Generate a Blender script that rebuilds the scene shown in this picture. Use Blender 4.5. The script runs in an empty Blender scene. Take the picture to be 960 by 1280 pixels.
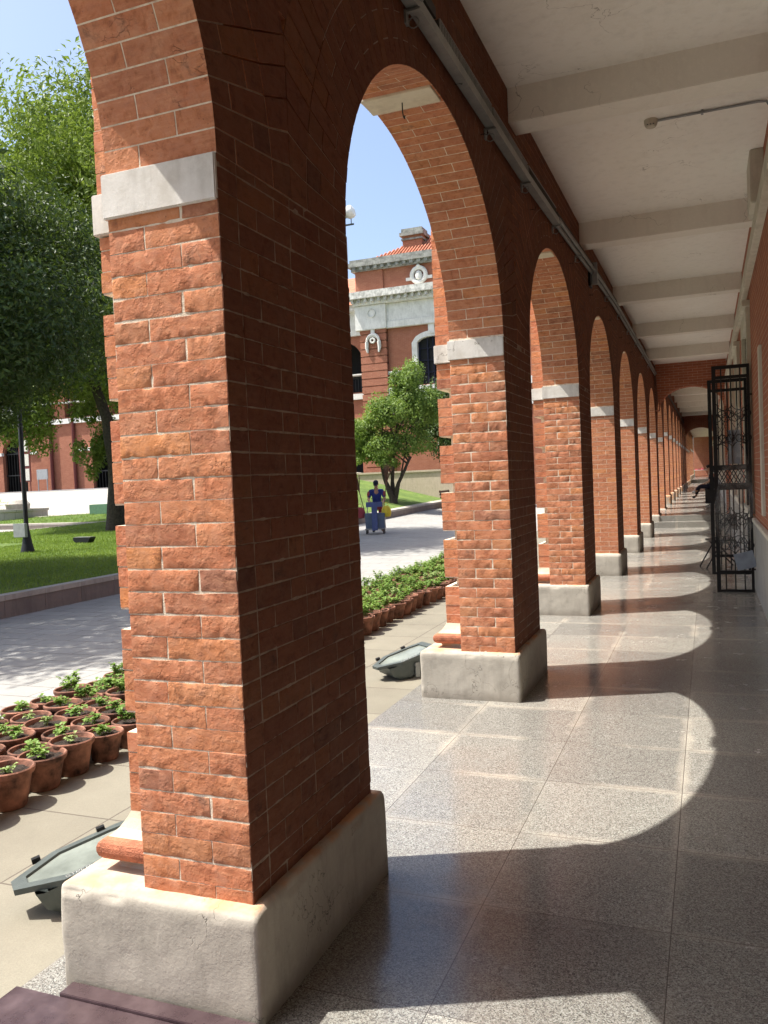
import bpy, bmesh, math, random
import numpy as np
from mathutils import Vector, Matrix
random.seed(7); RNG = np.random.default_rng(7)
R = math.radians
sc = bpy.context.scene
col = sc.collection

# ------------------------------------------------------------------ basics
def tag(o, label=None, cat=None, group=None, kind=None):
    if label: o['label'] = label
    if cat: o['category'] = cat
    if group: o['group'] = group
    if kind: o['kind'] = kind
    return o
def empty(name, loc=(0, 0, 0), rz=0, parent=None, label=None, cat=None, group=None):
    o = bpy.data.objects.new(name, None); col.objects.link(o)
    o.location = loc; o.rotation_euler = (0, 0, rz); o.parent = parent
    o.empty_display_size = .1
    return tag(o, label, cat, group)
def copy_tree(o, parent=None):
    c = o.copy(); col.objects.link(c); c.parent = parent
    for ch in o.children: copy_tree(ch, c)
    return c
def mesh_np(name, V, F, mats, mi=None, smooth=False):
    """V (n,3); F list of arrays of quads/tris or list of tuples"""
    me = bpy.data.meshes.new(name)
    V = np.asarray(V, dtype=np.float32).reshape(-1, 3)
    if isinstance(F, np.ndarray):
        k = F.shape[1]; n = F.shape[0]
        me.vertices.add(len(V)); me.vertices.foreach_set('co', V.ravel())
        me.loops.add(n*k); me.loops.foreach_set('vertex_index', F.astype(np.int32).ravel())
        me.polygons.add(n); me.polygons.foreach_set('loop_start', np.arange(0, n*k, k, dtype=np.int32))
        if mi is not None: me.polygons.foreach_set('material_index', np.asarray(mi, dtype=np.int32))
        me.update(calc_edges=True)
    else:
        me.from_pydata(V.tolist(), [], F)
        if mi is not None: me.polygons.foreach_set('material_index', np.asarray(mi, dtype=np.int32))
    for m in (mats if isinstance(mats, (list, tuple)) else [mats]): me.materials.append(m)
    me.polygons.foreach_set('use_smooth', [bool(smooth)]*len(me.polygons))
    return me
def link(name, me, parent=None, loc=None):
    o = bpy.data.objects.new(name, me); col.objects.link(o); o.parent = parent
    if loc: o.location = loc
    return o
class MB:
    def __init__(s): s.v = []; s.f = []; s.m = []; s.cur = 0
    def add(s, vs, fs):
        b = len(s.v); s.v += [tuple(map(float, v)) for v in vs]
        s.f += [tuple(b+i for i in f) for f in fs]; s.m += [s.cur]*len(fs); return s
    def box(s, x0, x1, y0, y1, z0, z1, M=None):
        v = [(x, y, z) for z in (z0, z1) for y in (y0, y1) for x in (x0, x1)]
        if M is not None: v = [tuple(M @ Vector(p)) for p in v]
        return s.add(v, [(0, 2, 3, 1), (4, 5, 7, 6), (0, 1, 5, 4), (2, 6, 7, 3), (0, 4, 6, 2), (1, 3, 7, 5)])
    def tube(s, pts, r, n=10, cap=True):
        pts = [Vector(p) for p in pts]; rs = r if isinstance(r, (list, tuple)) else [r]*len(pts)
        vs = []; N = len(pts); pu = None
        for i, p in enumerate(pts):
            d = (pts[min(i+1, N-1)] - pts[max(i-1, 0)]).normalized()
            if pu is None: pu = d.orthogonal().normalized()
            u = (pu - d*pu.dot(d)); u = u.normalized() if u.length > 1e-5 else d.orthogonal().normalized()
            pu = u; w = d.cross(u)
            for k in range(n):
                a = 2*math.pi*k/n; vs.append(p + (u*math.cos(a)+w*math.sin(a))*rs[i])
        fs = [(i*n+k, i*n+(k+1) % n, (i+1)*n+(k+1) % n, (i+1)*n+k) for i in range(N-1) for k in range(n)]
        if cap: fs += [tuple(range(n-1, -1, -1)), tuple(range((N-1)*n, N*n))]
        return s.add(vs, fs)
    def lathe(s, prof, n=20, c=(0, 0, 0), M=None):
        vs = []
        for r, z in prof:
            for k in range(n):
                a = 2*math.pi*k/n; p = Vector((r*math.cos(a), r*math.sin(a), z))
                if M is not None: p = M @ p
                vs.append((p.x+c[0], p.y+c[1], p.z+c[2]))
        N = len(prof)
        return s.add(vs, [(i*n+k, i*n+(k+1) % n, (i+1)*n+(k+1) % n, (i+1)*n+k) for i in range(N-1) for k in range(n)])
    def prism(s, poly, a0, a1, ax):
        """poly list of 2D pts extruded along axis ax"""
        def P(p, a):
            return (a, p[0], p[1]) if ax == 0 else (p[0], a, p[1]) if ax == 1 else (p[0], p[1], a)
        n = len(poly); vs = [P(p, a0) for p in poly]+[P(p, a1) for p in poly]
        return s.add(vs, [tuple(range(n)), tuple(range(2*n-1, n-1, -1))]+[(i, n+i, n+(i+1) % n, (i+1) % n) for i in range(n)])
    def build(s, name, mats, parent=None, smooth=False, bevel=0, loc=None):
        me = mesh_np(name, s.v, s.f, mats, s.m)
        bm = bmesh.new(); bm.from_mesh(me); bmesh.ops.recalc_face_normals(bm, faces=bm.faces)
        if bevel: bmesh.ops.bevel(bm, geom=list(bm.edges), offset=bevel, segments=2, affect='EDGES', clamp_overlap=True)
        bm.to_mesh(me); bm.free()
        if smooth:
            me.polygons.foreach_set('use_smooth', [True]*len(me.polygons))
            try: me.set_sharp_from_angle(angle=R(42))
            except Exception: pass
        return link(name, me, parent, loc)
def hsh(i, j, k, s):
    n = (i*374761393 + j*668265263 + k*2147483647 + s*974634777) & 0xffffffff
    n = ((n ^ (n >> 13))*1274126177) & 0xffffffff
    n = n ^ (n >> 16)
    return (n & 0xffff)/32767.5-1
def vnoise(P, f, s=0):
    Q = np.asarray(P, dtype=np.float64)*f; I = np.floor(Q).astype(np.int64); t = Q-I; t = t*t*(3-2*t)
    out = 0
    for a in (0, 1):
        for b in (0, 1):
            for c in (0, 1):
                w = (t[..., 0] if a else 1-t[..., 0])*(t[..., 1] if b else 1-t[..., 1])*(t[..., 2] if c else 1-t[..., 2])
                out = out + w*hsh(I[..., 0]+a, I[..., 1]+b, I[..., 2]+c, s)
    return out
def sst(t): t = min(1, max(0, t)); return t*t*(3-2*t)
def H(x, y): return 2.0*sst((y-20)/24)*sst((-x-9)/10)

# ------------------------------------------------------------------ materials
def mat(name): 
    m = bpy.data.materials.new(name); m.use_nodes = True; nt = m.node_tree
    return m, nt, nt.nodes['Principled BSDF']
class N:
    """tiny node helper"""
    def __init__(s, nt): s.nt = nt
    def n(s, t, ins=None, **kw):
        nd = s.nt.nodes.new(t)
        for k, v in kw.items(): setattr(nd, k, v)
        for k, v in (ins or {}).items():
            if isinstance(v, bpy.types.NodeSocket): s.nt.links.new(v, nd.inputs[k])
            else: nd.inputs[k].default_value = v
        return nd
    def noise(s, scale, detail=3, rough=.5, vec=None, dist=0):
        i = {'Scale': scale, 'Detail': detail, 'Roughness': rough, 'Distortion': dist}
        if vec is not None: i['Vector'] = vec
        return s.n('ShaderNodeTexNoise', i).outputs['Fac']
    def ramp(s, fac, stops, interp='LINEAR'):
        nd = s.n('ShaderNodeValToRGB', {'Fac': fac}); nd.color_ramp.interpolation = interp
        e = nd.color_ramp.elements
        while len(e) < len(stops): e.new(.5)
        for q, (p, c) in zip(e, stops):
            q.position = p; q.color = (c, c, c, 1) if isinstance(c, (int, float)) else (*c, 1)
        return nd.outputs['Color']
    def mix(s, f, a, b, bt='MIX'):
        nd = s.n('ShaderNodeMix', data_type='RGBA', blend_type=bt)
        for k, v in ((0, f), (6, a), (7, b)):
            if isinstance(v, bpy.types.NodeSocket): s.nt.links.new(v, nd.inputs[k])
            else: nd.inputs[k].default_value = v if isinstance(v, (int, float)) else (*v, 1)
        return nd.outputs[2]
    def math(s, op, a, b=0, c=0):
        nd = s.n('ShaderNodeMath', operation=op)
        for k, v in enumerate((a, b, c)):
            if isinstance(v, bpy.types.NodeSocket): s.nt.links.new(v, nd.inputs[k])
            else: nd.inputs[k].default_value = v
        return nd.outputs[0]
    def bump(s, h, dist, strength=1, normal=None):
        i = {'Height': h, 'Distance': dist, 'Strength': strength}
        if normal is not None: i['Normal'] = normal
        return s.n('ShaderNodeBump', i).outputs['Normal']
    def pos(s): return s.n('ShaderNodeNewGeometry').outputs['Position']
    def to(s, bsdf, **kw):
        for k, v in kw.items():
            k = k.replace('_', ' ')
            if isinstance(v, bpy.types.NodeSocket): s.nt.links.new(v, bsdf.inputs[k])
            else: bsdf.inputs[k].default_value = v
def flat(name, c, rough=.6, metal=0, var=.12, scale=9, bump=.001, spec=.4):
    m, nt, b = mat(name); n = N(nt); p = n.pos()
    f = n.noise(scale, 5, .6, p)
    lo = [x*(1-var*1.6) for x in c]; hi = [min(1, x*(1+var)) for x in c]
    n.to(b, Base_Color=n.ramp(f, [(.3, lo), (.7, hi)]), Roughness=rough, Metallic=metal)
    b.inputs['Specular IOR Level'].default_value = spec
    if bump: n.to(b, Normal=n.bump(n.noise(scale*8, 4, .6, p), bump))
    return m
def make_brick(name='brick', tone=None):
    m, nt, b = mat(name); n = N(nt); p = n.pos()
    rnd = n.n('ShaderNodeNewGeometry').outputs['Random Per Island']
    base = n.ramp(rnd, [(0, (.41, .132, .062)), (.14, (.50, .178, .080)), (.30, (.44, .150, .068)), (.46, (.54, .205, .088)), (.60, (.39, .135, .066)), (.76, (.51, .190, .080)), (.92, (.58, .225, .075)), (1, (.26, .10, .06))])
    r2 = n.math('FRACT', n.math('MULTIPLY', rnd, 37.7))
    big = n.noise(2.3, 4, .6, p); mid = n.noise(22, 5, .65, p, .6); fine = n.noise(160, 5, .7, p)
    c = n.mix(n.ramp(mid, [(.38, 0), (.72, .55)]), base, (.52, .27, .18))
    c = n.mix(n.math('MULTIPLY', n.ramp(mid, [(.30, 1), (.46, 0)]), .75), c, (.22, .085, .05))
    mp = n.n('ShaderNodeMapping', {'Vector': p, 'Scale': (14, 14, 34)}).outputs[0]
    crk = n.n('ShaderNodeTexVoronoi', {'Vector': n.n('ShaderNodeVectorMath', {0: mp, 1: n.n('ShaderNodeTexNoise', {'Vector': p, 'Scale': 30.0, 'Detail': 5.0}).outputs['Color']}, operation='ADD').outputs[0], 'Scale': 1.0}, feature='DISTANCE_TO_EDGE').outputs['Distance']
    crm = n.math('MULTIPLY', n.ramp(crk, [(0, 1), (.035, 0)]), n.ramp(n.math('ADD', n.noise(9, 3, .6, p), n.math('MULTIPLY', r2, .18)), [(.70, 0), (.76, 1)]))
    c = n.mix(n.math('MULTIPLY', crm, .5), c, (.12, .045, .03))
    # dusty lime bloom and soot patches
    c = n.mix(n.math('MULTIPLY', n.ramp(n.noise(7, 6, .7, p), [(.45, 0), (.72, 1)]), n.math('MULTIPLY', r2, .38)), c, (.60, .38, .25))
    soot = n.math('MULTIPLY', n.ramp(n.noise(14, 5, .7, p, .5), [(.56, 0), (.70, 1)]), n.ramp(r2, [(.70, 0), (.92, .8)]))
    c = n.mix(soot, c, (.13, .075, .055))
    c = n.mix(n.math('MULTIPLY', n.ramp(big, [(.35, 1), (.6, 0)]), .22), c, (.28, .12, .06))
    hs = n.n('ShaderNodeTexNoise', {'Vector': n.n('ShaderNodeMapping', {'Vector': p, 'Scale': (5, 5, 26)}).outputs[0], 'Scale': 2.2, 'Detail': 6.0, 'Roughness': .7}).outputs['Fac']
    c = n.mix(n.ramp(hs, [(.50, 0), (.70, .5)]), c, (.62, .31, .17)); c = n.mix(n.ramp(hs, [(.28, .55), (.45, 0)]), c, (.25, .10, .065))
    pits = n.n('ShaderNodeTexVoronoi', {'Vector': p, 'Scale': 70.0, 'Randomness': 1.0}, feature='F1').outputs['Distance']
    pit = n.ramp(pits, [(.06, 0), (.22, 1)])
    pmask = n.ramp(n.noise(18, 3, .6, p), [(.48, 0), (.6, 1)])
    c = n.mix(n.math('MULTIPLY', n.math('SUBTRACT', 1.0, pit), n.math('MULTIPLY', pmask, .6)), c, (.12, .05, .035))
    ridge = n.n('ShaderNodeTexNoise', {'Vector': p, 'Scale': 26.0, 'Detail': 6.0, 'Roughness': .62, 'Distortion': 1.3}, noise_type='RIDGED_MULTIFRACTAL').outputs['Fac']
    hgt = n.math('ADD', n.math('MULTIPLY', mid, .42), n.math('MULTIPLY', fine, .22))
    hgt = n.math('ADD', hgt, n.math('MULTIPLY', ridge, n.math('MULTIPLY', r2, .34)))
    hgt = n.math('ADD', hgt, n.math('MULTIPLY', pit, n.math('MULTIPLY', pmask, .22)))
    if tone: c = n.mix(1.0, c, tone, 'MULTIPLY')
    hgt = n.math('SUBTRACT', hgt, n.math('MULTIPLY', crm, .35))
    n.to(b, Base_Color=c, Roughness=.88, Normal=n.bump(hgt, .0052, 1.0)); b.inputs['Specular IOR Level'].default_value = .25
    return m
BRICK = make_brick()
BRICKI = make_brick('brick_inside_shaded', (.36, .33, .34))   # same brick, darkened in colour to deepen the shade on the walkway side
def make_mortar(name='lime_mortar', tone=None):
    m, nt, b = mat(name); n = N(nt); p = n.pos()
    c = n.ramp(n.noise(25, 5, .6, p), [(.3, (.46, .36, .27)), (.5, (.68, .58, .45)), (.7, (.80, .71, .57))])
    if tone: c = n.mix(1.0, c, tone, 'MULTIPLY')
    n.to(b, Base_Color=c, Roughness=.95, Normal=n.bump(n.noise(220, 3, .6, p), .002)); return m
MORTAR = make_mortar(); MORTARI = make_mortar('mortar_inside_shaded', (.42, .38, .36))  # inside mortar is the same mix toned down, shade put into its colour
def make_wallbrick(name='coursed_brick', fine=False, c1=(.40, .135, .07), c2=(.30, .09, .05), mo=(.52, .42, .33)):
    """shader brick for far or oblique axis-aligned walls: u = x+y, v = z"""
    m, nt, b = mat(name); n = N(nt)
    s = n.n('ShaderNodeSeparateXYZ', {0: n.pos()})
    v = n.n('ShaderNodeCombineXYZ', {0: n.math('ADD', s.outputs[0], s.outputs[1]), 1: s.outputs[2]}).outputs[0]
    br = n.n('ShaderNodeTexBrick', {'Vector': v, 'Color1': (*c1, 1), 'Color2': (*c2, 1), 'Mortar': (*mo, 1), 'Scale': 1.0, 'Mortar Size': .0045, 'Mortar Smooth': .2, 'Bias': 0.0, 'Brick Width': .25, 'Row Height': .073})
    p = n.pos(); c = n.mix(n.ramp(n.noise(3, 5, .65, p), [(.35, .5), (.65, 0)]), br.outputs['Color'], (.24, .085, .055))
    c = n.mix(n.math('MULTIPLY', n.noise(30, 4, .6, p), .35), c, (.48, .2, .11))
    hh = n.math('ADD', n.math('MULTIPLY', br.outputs['Fac'], -1), n.math('MULTIPLY', n.noise(60, 4, .6, p), .5))
    n.to(b, Base_Color=c, Roughness=.9, Normal=n.bump(hh, .006)); b.inputs['Specular IOR Level'].default_value = .25
    return m
WALLBRICK = make_wallbrick()
def make_plaster(name, c, stain, dirt=.5, rough=.85, crack=True, scale=4, b0=.004):
    m, nt, b = mat(name); n = N(nt); p = n.pos()
    st = n.n('ShaderNodeMapping', {'Vector': p, 'Scale': (5.5, 5.5, 1.0)}).outputs[0]
    k = n.mix(n.math('MULTIPLY', n.ramp(n.noise(scale, 6, .65, p), [(.38, 0), (.68, 1)]), dirt), c, stain)
    k = n.mix(n.math('MULTIPLY', n.ramp(n.noise(2.2, 5, .6, st), [(.5, 0), (.74, 1)]), dirt*.7), k, [x*.6 for x in stain])
    k = n.mix(n.math('MULTIPLY', n.ramp(n.noise(26, 5, .7, p), [(.5, 0), (.75, 1)]), .35), k, [min(1, x*1.18) for x in c])
    h = n.math('ADD', n.noise(9, 5, .6, p), n.math('MULTIPLY', n.noise(90, 4, .7, p), .3))
    if crack:
        w = n.n('ShaderNodeVectorMath', {0: p, 1: n.n('ShaderNodeTexNoise', {'Vector': p, 'Scale': 7.0, 'Detail': 4.0}).outputs['Color']}, operation='ADD').outputs[0]
        cr = n.n('ShaderNodeTexVoronoi', {'Vector': w, 'Scale': 1.7}, feature='DISTANCE_TO_EDGE').outputs['Distance']
        cm = n.ramp(cr, [(.0, 1), (.006, 0)])
        cm = n.math('MULTIPLY', cm, n.ramp(n.noise(2.6, 3, .5, p), [(.5, 0), (.56, 1)]))
        k = n.mix(cm, k, [x*.25 for x in stain]); h = n.math('SUBTRACT', h, n.math('MULTIPLY', cm, .5))
    n.to(b, Base_Color=k, Roughness=rough, Normal=n.bump(h, b0)); b.inputs['Specular IOR Level'].default_value = .3
    return m
def plinth_rust(m):
    nt = m.node_tree; b = nt.nodes['Principled BSDF']; n = N(nt); p = n.pos(); src = b.inputs['Base Color'].links[0].from_socket
    z = n.n('ShaderNodeSeparateXYZ', {0: p}).outputs[2]
    zm = n.math('MULTIPLY', n.ramp(n.math('ADD', z, n.math('MULTIPLY', n.noise(9, 4, .6, p), .02)), [(.357, 0), (.368, 1)]), n.ramp(n.noise(6, 4, .6, p), [(.42, .1), (.6, .75)]))
    gr = n.math('MULTIPLY', n.ramp(n.math('ADD', z, n.math('MULTIPLY', n.noise(7, 5, .65, p), .09)), [(.05, 1), (.13, 0)]), .6)
    src = n.mix(gr, src, (.16, .135, .105))
    n.to(b, Base_Color=n.mix(zm, src, (.55, .27, .12))); return m
PLINTH = make_plaster('plinth_render', (.42, .385, .325), (.30, .275, .23), .6)
PLINTH = plinth_rust(PLINTH)
WHITEP = make_plaster('white_paint', (.70, .68, .64), (.44, .40, .33), .7, crack=False, b0=.0015)
CREAM = make_plaster('cream_stone', (.68, .61, .48), (.50, .42, .30), .5, crack=False, b0=.002)
CEIL = make_plaster('ceiling_paint', (.93, .90, .84), (.88, .85, .78), .35, rough=.45, crack=False, scale=1.3, b0=.0008)
BEAMP = make_plaster('beam_paint', (.84, .80, .72), (.76, .72, .63), .15, rough=.55, crack=False, scale=1.6, b0=.001)
DADO = make_plaster('grey_dado', (.36, .35, .32), (.24, .23, .21), .5, b0=.002)
TRIM = make_plaster('trim_paint', (.62, .58, .49), (.42, .38, .30), .5, crack=False, b0=.0015)
STONEC = make_plaster('weathered_cornice', (.34, .34, .31), (.10, .10, .09), .9, crack=False, scale=3, b0=.01)
WSTONE = make_plaster('white_stone', (.74, .73, .69), (.40, .39, .35), .55, crack=False, scale=2, b0=.003)
CORN = make_plaster('stained_white_cornice', (.66, .65, .60), (.16, .16, .14), .85, crack=False, scale=4, b0=.006)
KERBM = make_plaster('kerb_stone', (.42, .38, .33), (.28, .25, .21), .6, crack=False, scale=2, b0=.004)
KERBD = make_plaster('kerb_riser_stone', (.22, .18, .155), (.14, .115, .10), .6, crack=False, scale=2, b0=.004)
IRON = flat('black_iron', (.012, .012, .013), .45, .3, spec=.5)
DGREY = flat('housing_paint', (.085, .10, .095), .45, .2, scale=14)
GALV = flat('galvanised_steel', (.30, .31, .30), .45, .6)
TRAYD = flat('tray_dark', (.055, .052, .048), .7)
GREENP = flat('green_box_paint', (.10, .20, .12), .55)
TERRA = flat('terracotta', (.25, .115, .075), .88, var=.55, scale=9, bump=.003)
SOIL = flat('potting_soil', (.055, .038, .028), .97, var=.4, scale=60, bump=.012)
BARK = flat('bark', (.065, .050, .038), .95, var=.35, scale=14, bump=.03)
TILE = flat('roof_tile_red', (.42, .16, .09), .85, var=.3, scale=3)
DARK = flat('dark_interior', (.012, .012, .013), .8, var=.2)
GLASSW = flat('window_glass', (.03, .045, .07), .08, 0, spec=.8)
BLUE = flat('blue_cloth', (0.018, 0.036, 0.180), .85); NAVY = flat('navy_cloth', (0.011, 0.013, 0.030), .9)
SKIN = flat('skin', (.42, .24, .16), .6); HAIR = flat('dark_hair', (.015, .012, .011), .7)
REDC = flat('red_cloth', (.28, .05, .06), .85); YELL = flat('yellow_plastic', (.62, .48, .03), .5)
BIN = flat('bin_plastic', (.10, .14, .20), .5); BLUEB = flat('blue_board', (.07, .10, .24), .5)
STRAW = flat('broom_straw', (.20, .11, .07), .95, var=.4, scale=40)
WOOD = flat('bench_wood', (.13, .07, .045), .7); PINKC = flat('pink_cloth', (.62, .12, .16), .8)
SHUT = flat('maroon_pipe', (.12, .025, .02), .6); GRAYB = flat('grey_box', (.30, .31, .32), .5)
PAPER = flat('notice_paper', (.6, .58, .5), .8); PANEL = flat('grey_panel', (.30, .34, .39), .6)
DREFL = flat('dusty_glass', (.20, .225, .20), .22, 0, var=.25, scale=5, spec=.7)
LETTER = flat('white_lettering', (.55, .56, .54), .7)
WHITEPL = flat('white_plastic', (.72, .72, .70), .4)
def wear(m, col_, sc_=1.2):
    nt = m.node_tree; b = nt.nodes['Principled BSDF']; n = N(nt); p = n.pos(); src = b.inputs['Base Color'].links[0].from_socket
    f = n.ramp(n.noise(sc_, 7, .72, p, .8), [(.54, 0), (.57, .5), (.60, .12), (.70, .35)])
    v = n.n('ShaderNodeTexVoronoi', {'Vector': n.n('ShaderNodeVectorMath', {0: p, 1: n.n('ShaderNodeTexNoise', {'Vector': p, 'Scale': 3.0, 'Detail': 5.0}).outputs['Color']}, operation='ADD').outputs[0], 'Scale': .8}, feature='DISTANCE_TO_EDGE').outputs['Distance']
    ck = n.math('MULTIPLY', n.ramp(v, [(0, 1), (.004, 0)]), n.ramp(n.noise(1.1, 2, .5, p), [(.5, 0), (.56, .8)]))
    n.to(b, Base_Color=n.mix(ck, n.mix(n.math('MULTIPLY', f, .22), src, col_), [x*.4 for x in col_])); return m
wear(CEIL, (.62, .55, .44)); wear(BEAMP, (.55, .49, .39), 2.0); wear(WHITEP, (.40, .34, .27), 9)
def make_plate():
    m, nt, b = mat('copper_brown_plate'); n = N(nt); p = n.pos()
    n.to(b, Base_Color=n.ramp(n.noise(6, 5, .6, p), [(.3, (.085, .055, .062)), (.7, (.15, .105, .11))]), Roughness=n.ramp(n.noise(12, 4, .6, p), [(.3, .22), (.7, .42)]), Metallic=.55, Normal=n.bump(n.noise(14, 3, .5, p), .002))
    return m
PLATE = make_plate()
def make_granite():
    m, nt, b = mat('speckled_granite'); n = N(nt); p = n.pos()
    s = n.n('ShaderNodeSeparateXYZ', {0: p})
    w = p
    vo = n.n('ShaderNodeTexVoronoi', {'Vector': w, 'Scale': 215.0, 'Randomness': 1.0}, feature='F1')
    rc = n.n('ShaderNodeSeparateColor', {0: vo.outputs['Color']}).outputs[0]
    g1 = n.ramp(rc, [(0, (0.021, 0.022, 0.020)), (.16, (0.060, 0.056, 0.051)), (.34, (0.152, 0.139, 0.120)), (.55, (0.242, 0.227, 0.195)), (.78, (0.333, 0.333, 0.296)), (1, (0.436, 0.459, 0.423))])
    vo2 = n.n('ShaderNodeTexVoronoi', {'Vector': w, 'Scale': 420.0}, feature='F1')
    rc2 = n.n('ShaderNodeSeparateColor', {0: vo2.outputs['Color']}).outputs[1]
    c = n.mix(.45, g1, n.ramp(rc2, [(0, (0.060, 0.057, 0.056)), (.5, (0.218, 0.208, 0.190)), (1, (0.399, 0.403, 0.387))]))
    u = n.math('DIVIDE', n.math('ADD', s.outputs[0], .2), .70); v = n.math('DIVIDE', n.math('SUBTRACT', s.outputs[1], .87), .69)
    tid = n.n('ShaderNodeCombineXYZ', {0: n.math('FLOOR', u), 1: n.math('FLOOR', v)}).outputs[0]
    wn = n.n('ShaderNodeTexWhiteNoise', {'Vector': tid}, noise_dimensions='3D').outputs['Value']
    c = n.mix(1.0, c, n.ramp(wn, [(0, (.74, .73, .73)), (.5, (.93, .92, .91)), (1, (1.14, 1.12, 1.08))]), 'MULTIPLY')
    fu = n.math('ABSOLUTE', n.math('SUBTRACT', n.math('FRACT', u), .5)); fv = n.math('ABSOLUTE', n.math('SUBTRACT', n.math('FRACT', v), .5))
    edge = n.math('MAXIMUM', n.math('GREATER_THAN', fu, .4980), n.math('GREATER_THAN', fv, .4980))
    # lime haze creeping from joints
    e2 = n.math('MAXIMUM', fu, fv)
    haze = n.math('MULTIPLY', n.ramp(n.math('ADD', e2, n.math('MULTIPLY', n.noise(4, 4, .6, p), .14)), [(.50, 0), (.58, 1)]), n.ramp(n.noise(1.3, 3, .5, p), [(.42, 0), (.58, .6)]))
    c = n.mix(haze, c, (.50, .45, .37))
    c = n.mix(n.math('MULTIPLY', n.ramp(n.noise(2.1, 5, .65, p), [(.42, .0), (.7, 1)]), .22), c, (.20, .17, .15))
    c = n.mix(n.math('MULTIPLY', n.ramp(n.noise(11, 6, .75, p, 1.2), [(.60, 0), (.70, 1)]), .35), c, (.16, .13, .11))
    gr = n.math('MULTIPLY', n.ramp(n.math('ADD', e2, n.math('MULTIPLY', n.noise(16, 5, .7, p), .02)), [(.503, 0), (.512, 1)]), .28)
    c = n.mix(gr, c, (.15, .12, .10))
    c = n.mix(edge, c, (.06, .05, .045))
    rough = n.ramp(n.noise(3.2, 5, .6, p), [(.25, .10), (.5, .19), (.75, .34)])
    n.to(b, Base_Color=c, Roughness=rough, Normal=n.bump(n.math('ADD', n.math('MULTIPLY', edge, -1.0), n.math('MULTIPLY', n.noise(3, 2, .5, p), .25)), .002, .6)); b.inputs['Specular IOR Level'].default_value = .5
    return m
GRANITE = make_granite()
def make_slabs(name, c, dark, ux, uy, ox, oy, rough=.8, spk=300, joint=(.12, .10, .08), offs=0.0):
    m, nt, b = mat(name); n = N(nt); p = n.pos()
    mp = n.n('ShaderNodeMapping', {'Vector': p, 'Location': (-ox, -oy, 0)}).outputs[0]
    br = n.n('ShaderNodeTexBrick', {'Vector': mp, 'Color1': (1, 1, 1, 1), 'Color2': (.86, .86, .86, 1), 'Mortar': (.2, .2, .2, 1), 'Scale': 1.0, 'Mortar Size': .0045, 'Mortar Smooth': .1, 'Bias': 0.0, 'Brick Width': ux, 'Row Height': uy}); br.offset = offs
    w = n.n('ShaderNodeTexVoronoi', {'Vector': p, 'Scale': spk}).outputs['Color']
    sp = n.n('ShaderNodeSeparateColor', {0: w}).outputs[0]
    k = n.mix(n.math('MULTIPLY', sp, .45), c, dark)
    k = n.mix(n.math('MULTIPLY', n.ramp(n.noise(1.7, 6, .65, p), [(.4, 0), (.7, 1)]), .45), k, dark)
    k = n.mix(1.0, k, br.outputs['Color'], 'MULTIPLY')
    k = n.mix(n.math('MULTIPLY', br.outputs['Fac'], .8), k, joint)
    n.to(b, Base_Color=k, Roughness=rough, Normal=n.bump(n.math('ADD', n.math('MULTIPLY', br.outputs['Fac'], -1), n.math('MULTIPLY', n.noise(40, 4, .6, p), .4)), .003)); b.inputs['Specular IOR Level'].default_value = .35
    return m
APRON = make_slabs('beige_granite_slabs', (0.230, 0.213, 0.164), (0.138, 0.124, 0.095), .9, .7, -1.55, .45)
PAVER = make_slabs('grey_pavers', (0.339, 0.335, 0.311), (0.239, 0.230, 0.216), .62, .31, 0, 0, spk=120, offs=.5)
PLAZA = make_slabs('pale_plaza', (0.390, 0.370, 0.327), (0.307, 0.286, 0.251), 1.2, .6, 0, 0, spk=60)
PALEP = make_slabs('pale_path', (0.426, 0.385, 0.312), (0.312, 0.279, 0.221), .5, .5, 0, 0, spk=60)
def make_lawn():
    m, nt, b = mat('lawn_soil_green'); n = N(nt); p = n.pos()
    c = n.ramp(n.noise(1.1, 6, .7, p), [(.3, (0.072, 0.126, 0.019)), (.5, (0.123, 0.198, 0.032)), (.7, (0.203, 0.276, 0.048))])
    c = n.mix(n.math('MULTIPLY', n.noise(50, 5, .7, p), .5), c, (.04, .08, .01))
    n.to(b, Base_Color=c, Roughness=.9, Normal=n.bump(n.noise(90, 5, .8, p), .04)); return m
LAWN = make_lawn()
def make_leaf(name, stops, trans=.45, rough=.45):
    m, nt, b = mat(name); n = N(nt)
    rnd = n.n('ShaderNodeNewGeometry').outputs['Random Per Island']
    c = n.ramp(rnd, stops)
    c = n.mix(n.math('MULTIPLY', n.ramp(n.noise(.55, 3, .6, n.pos()), [(.35, 0), (.65, 1)]), .45), c, [x*1.35 for x in stops[-1][1]])
    n.to(b, Base_Color=c, Roughness=.55); b.inputs['Specular IOR Level'].default_value = .35
    tr = n.n('ShaderNodeBsdfTranslucent', {'Color': n.mix(.5, c, (.22, .32, .03))})
    mx = n.n('ShaderNodeMixShader', {0: trans, 1: b.outputs[0], 2: tr.outputs[0]})
    nt.links.new(mx.outputs[0], nt.nodes['Material Output'].inputs['Surface']); return m
LEAFD = make_leaf('leaf_dark', [(0, (.014, .028, .010)), (.5, (.028, .055, .014)), (1, (.055, .095, .022))], .2)
LEAFL = make_leaf('leaf_light', [(0, (.06, .10, .016)), (.5, (.13, .19, .03)), (1, (.24, .30, .06))], .32)
LEAFM = make_leaf('leaf_mid', [(0, (0.059, 0.111, 0.023)), (.5, (0.119, 0.199, 0.040)), (1, (0.223, 0.309, 0.070))], .4)
SEED1 = make_leaf('seedling_green', [(0, (0.066, 0.129, 0.024)), (.5, (0.121, 0.230, 0.042)), (1, (0.220, 0.331, 0.072))], .35)
SEED2 = make_leaf('seedling_pale', [(0, (.13, .20, .07)), (.5, (.20, .30, .10)), (1, (.32, .40, .15))], .35)
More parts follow.
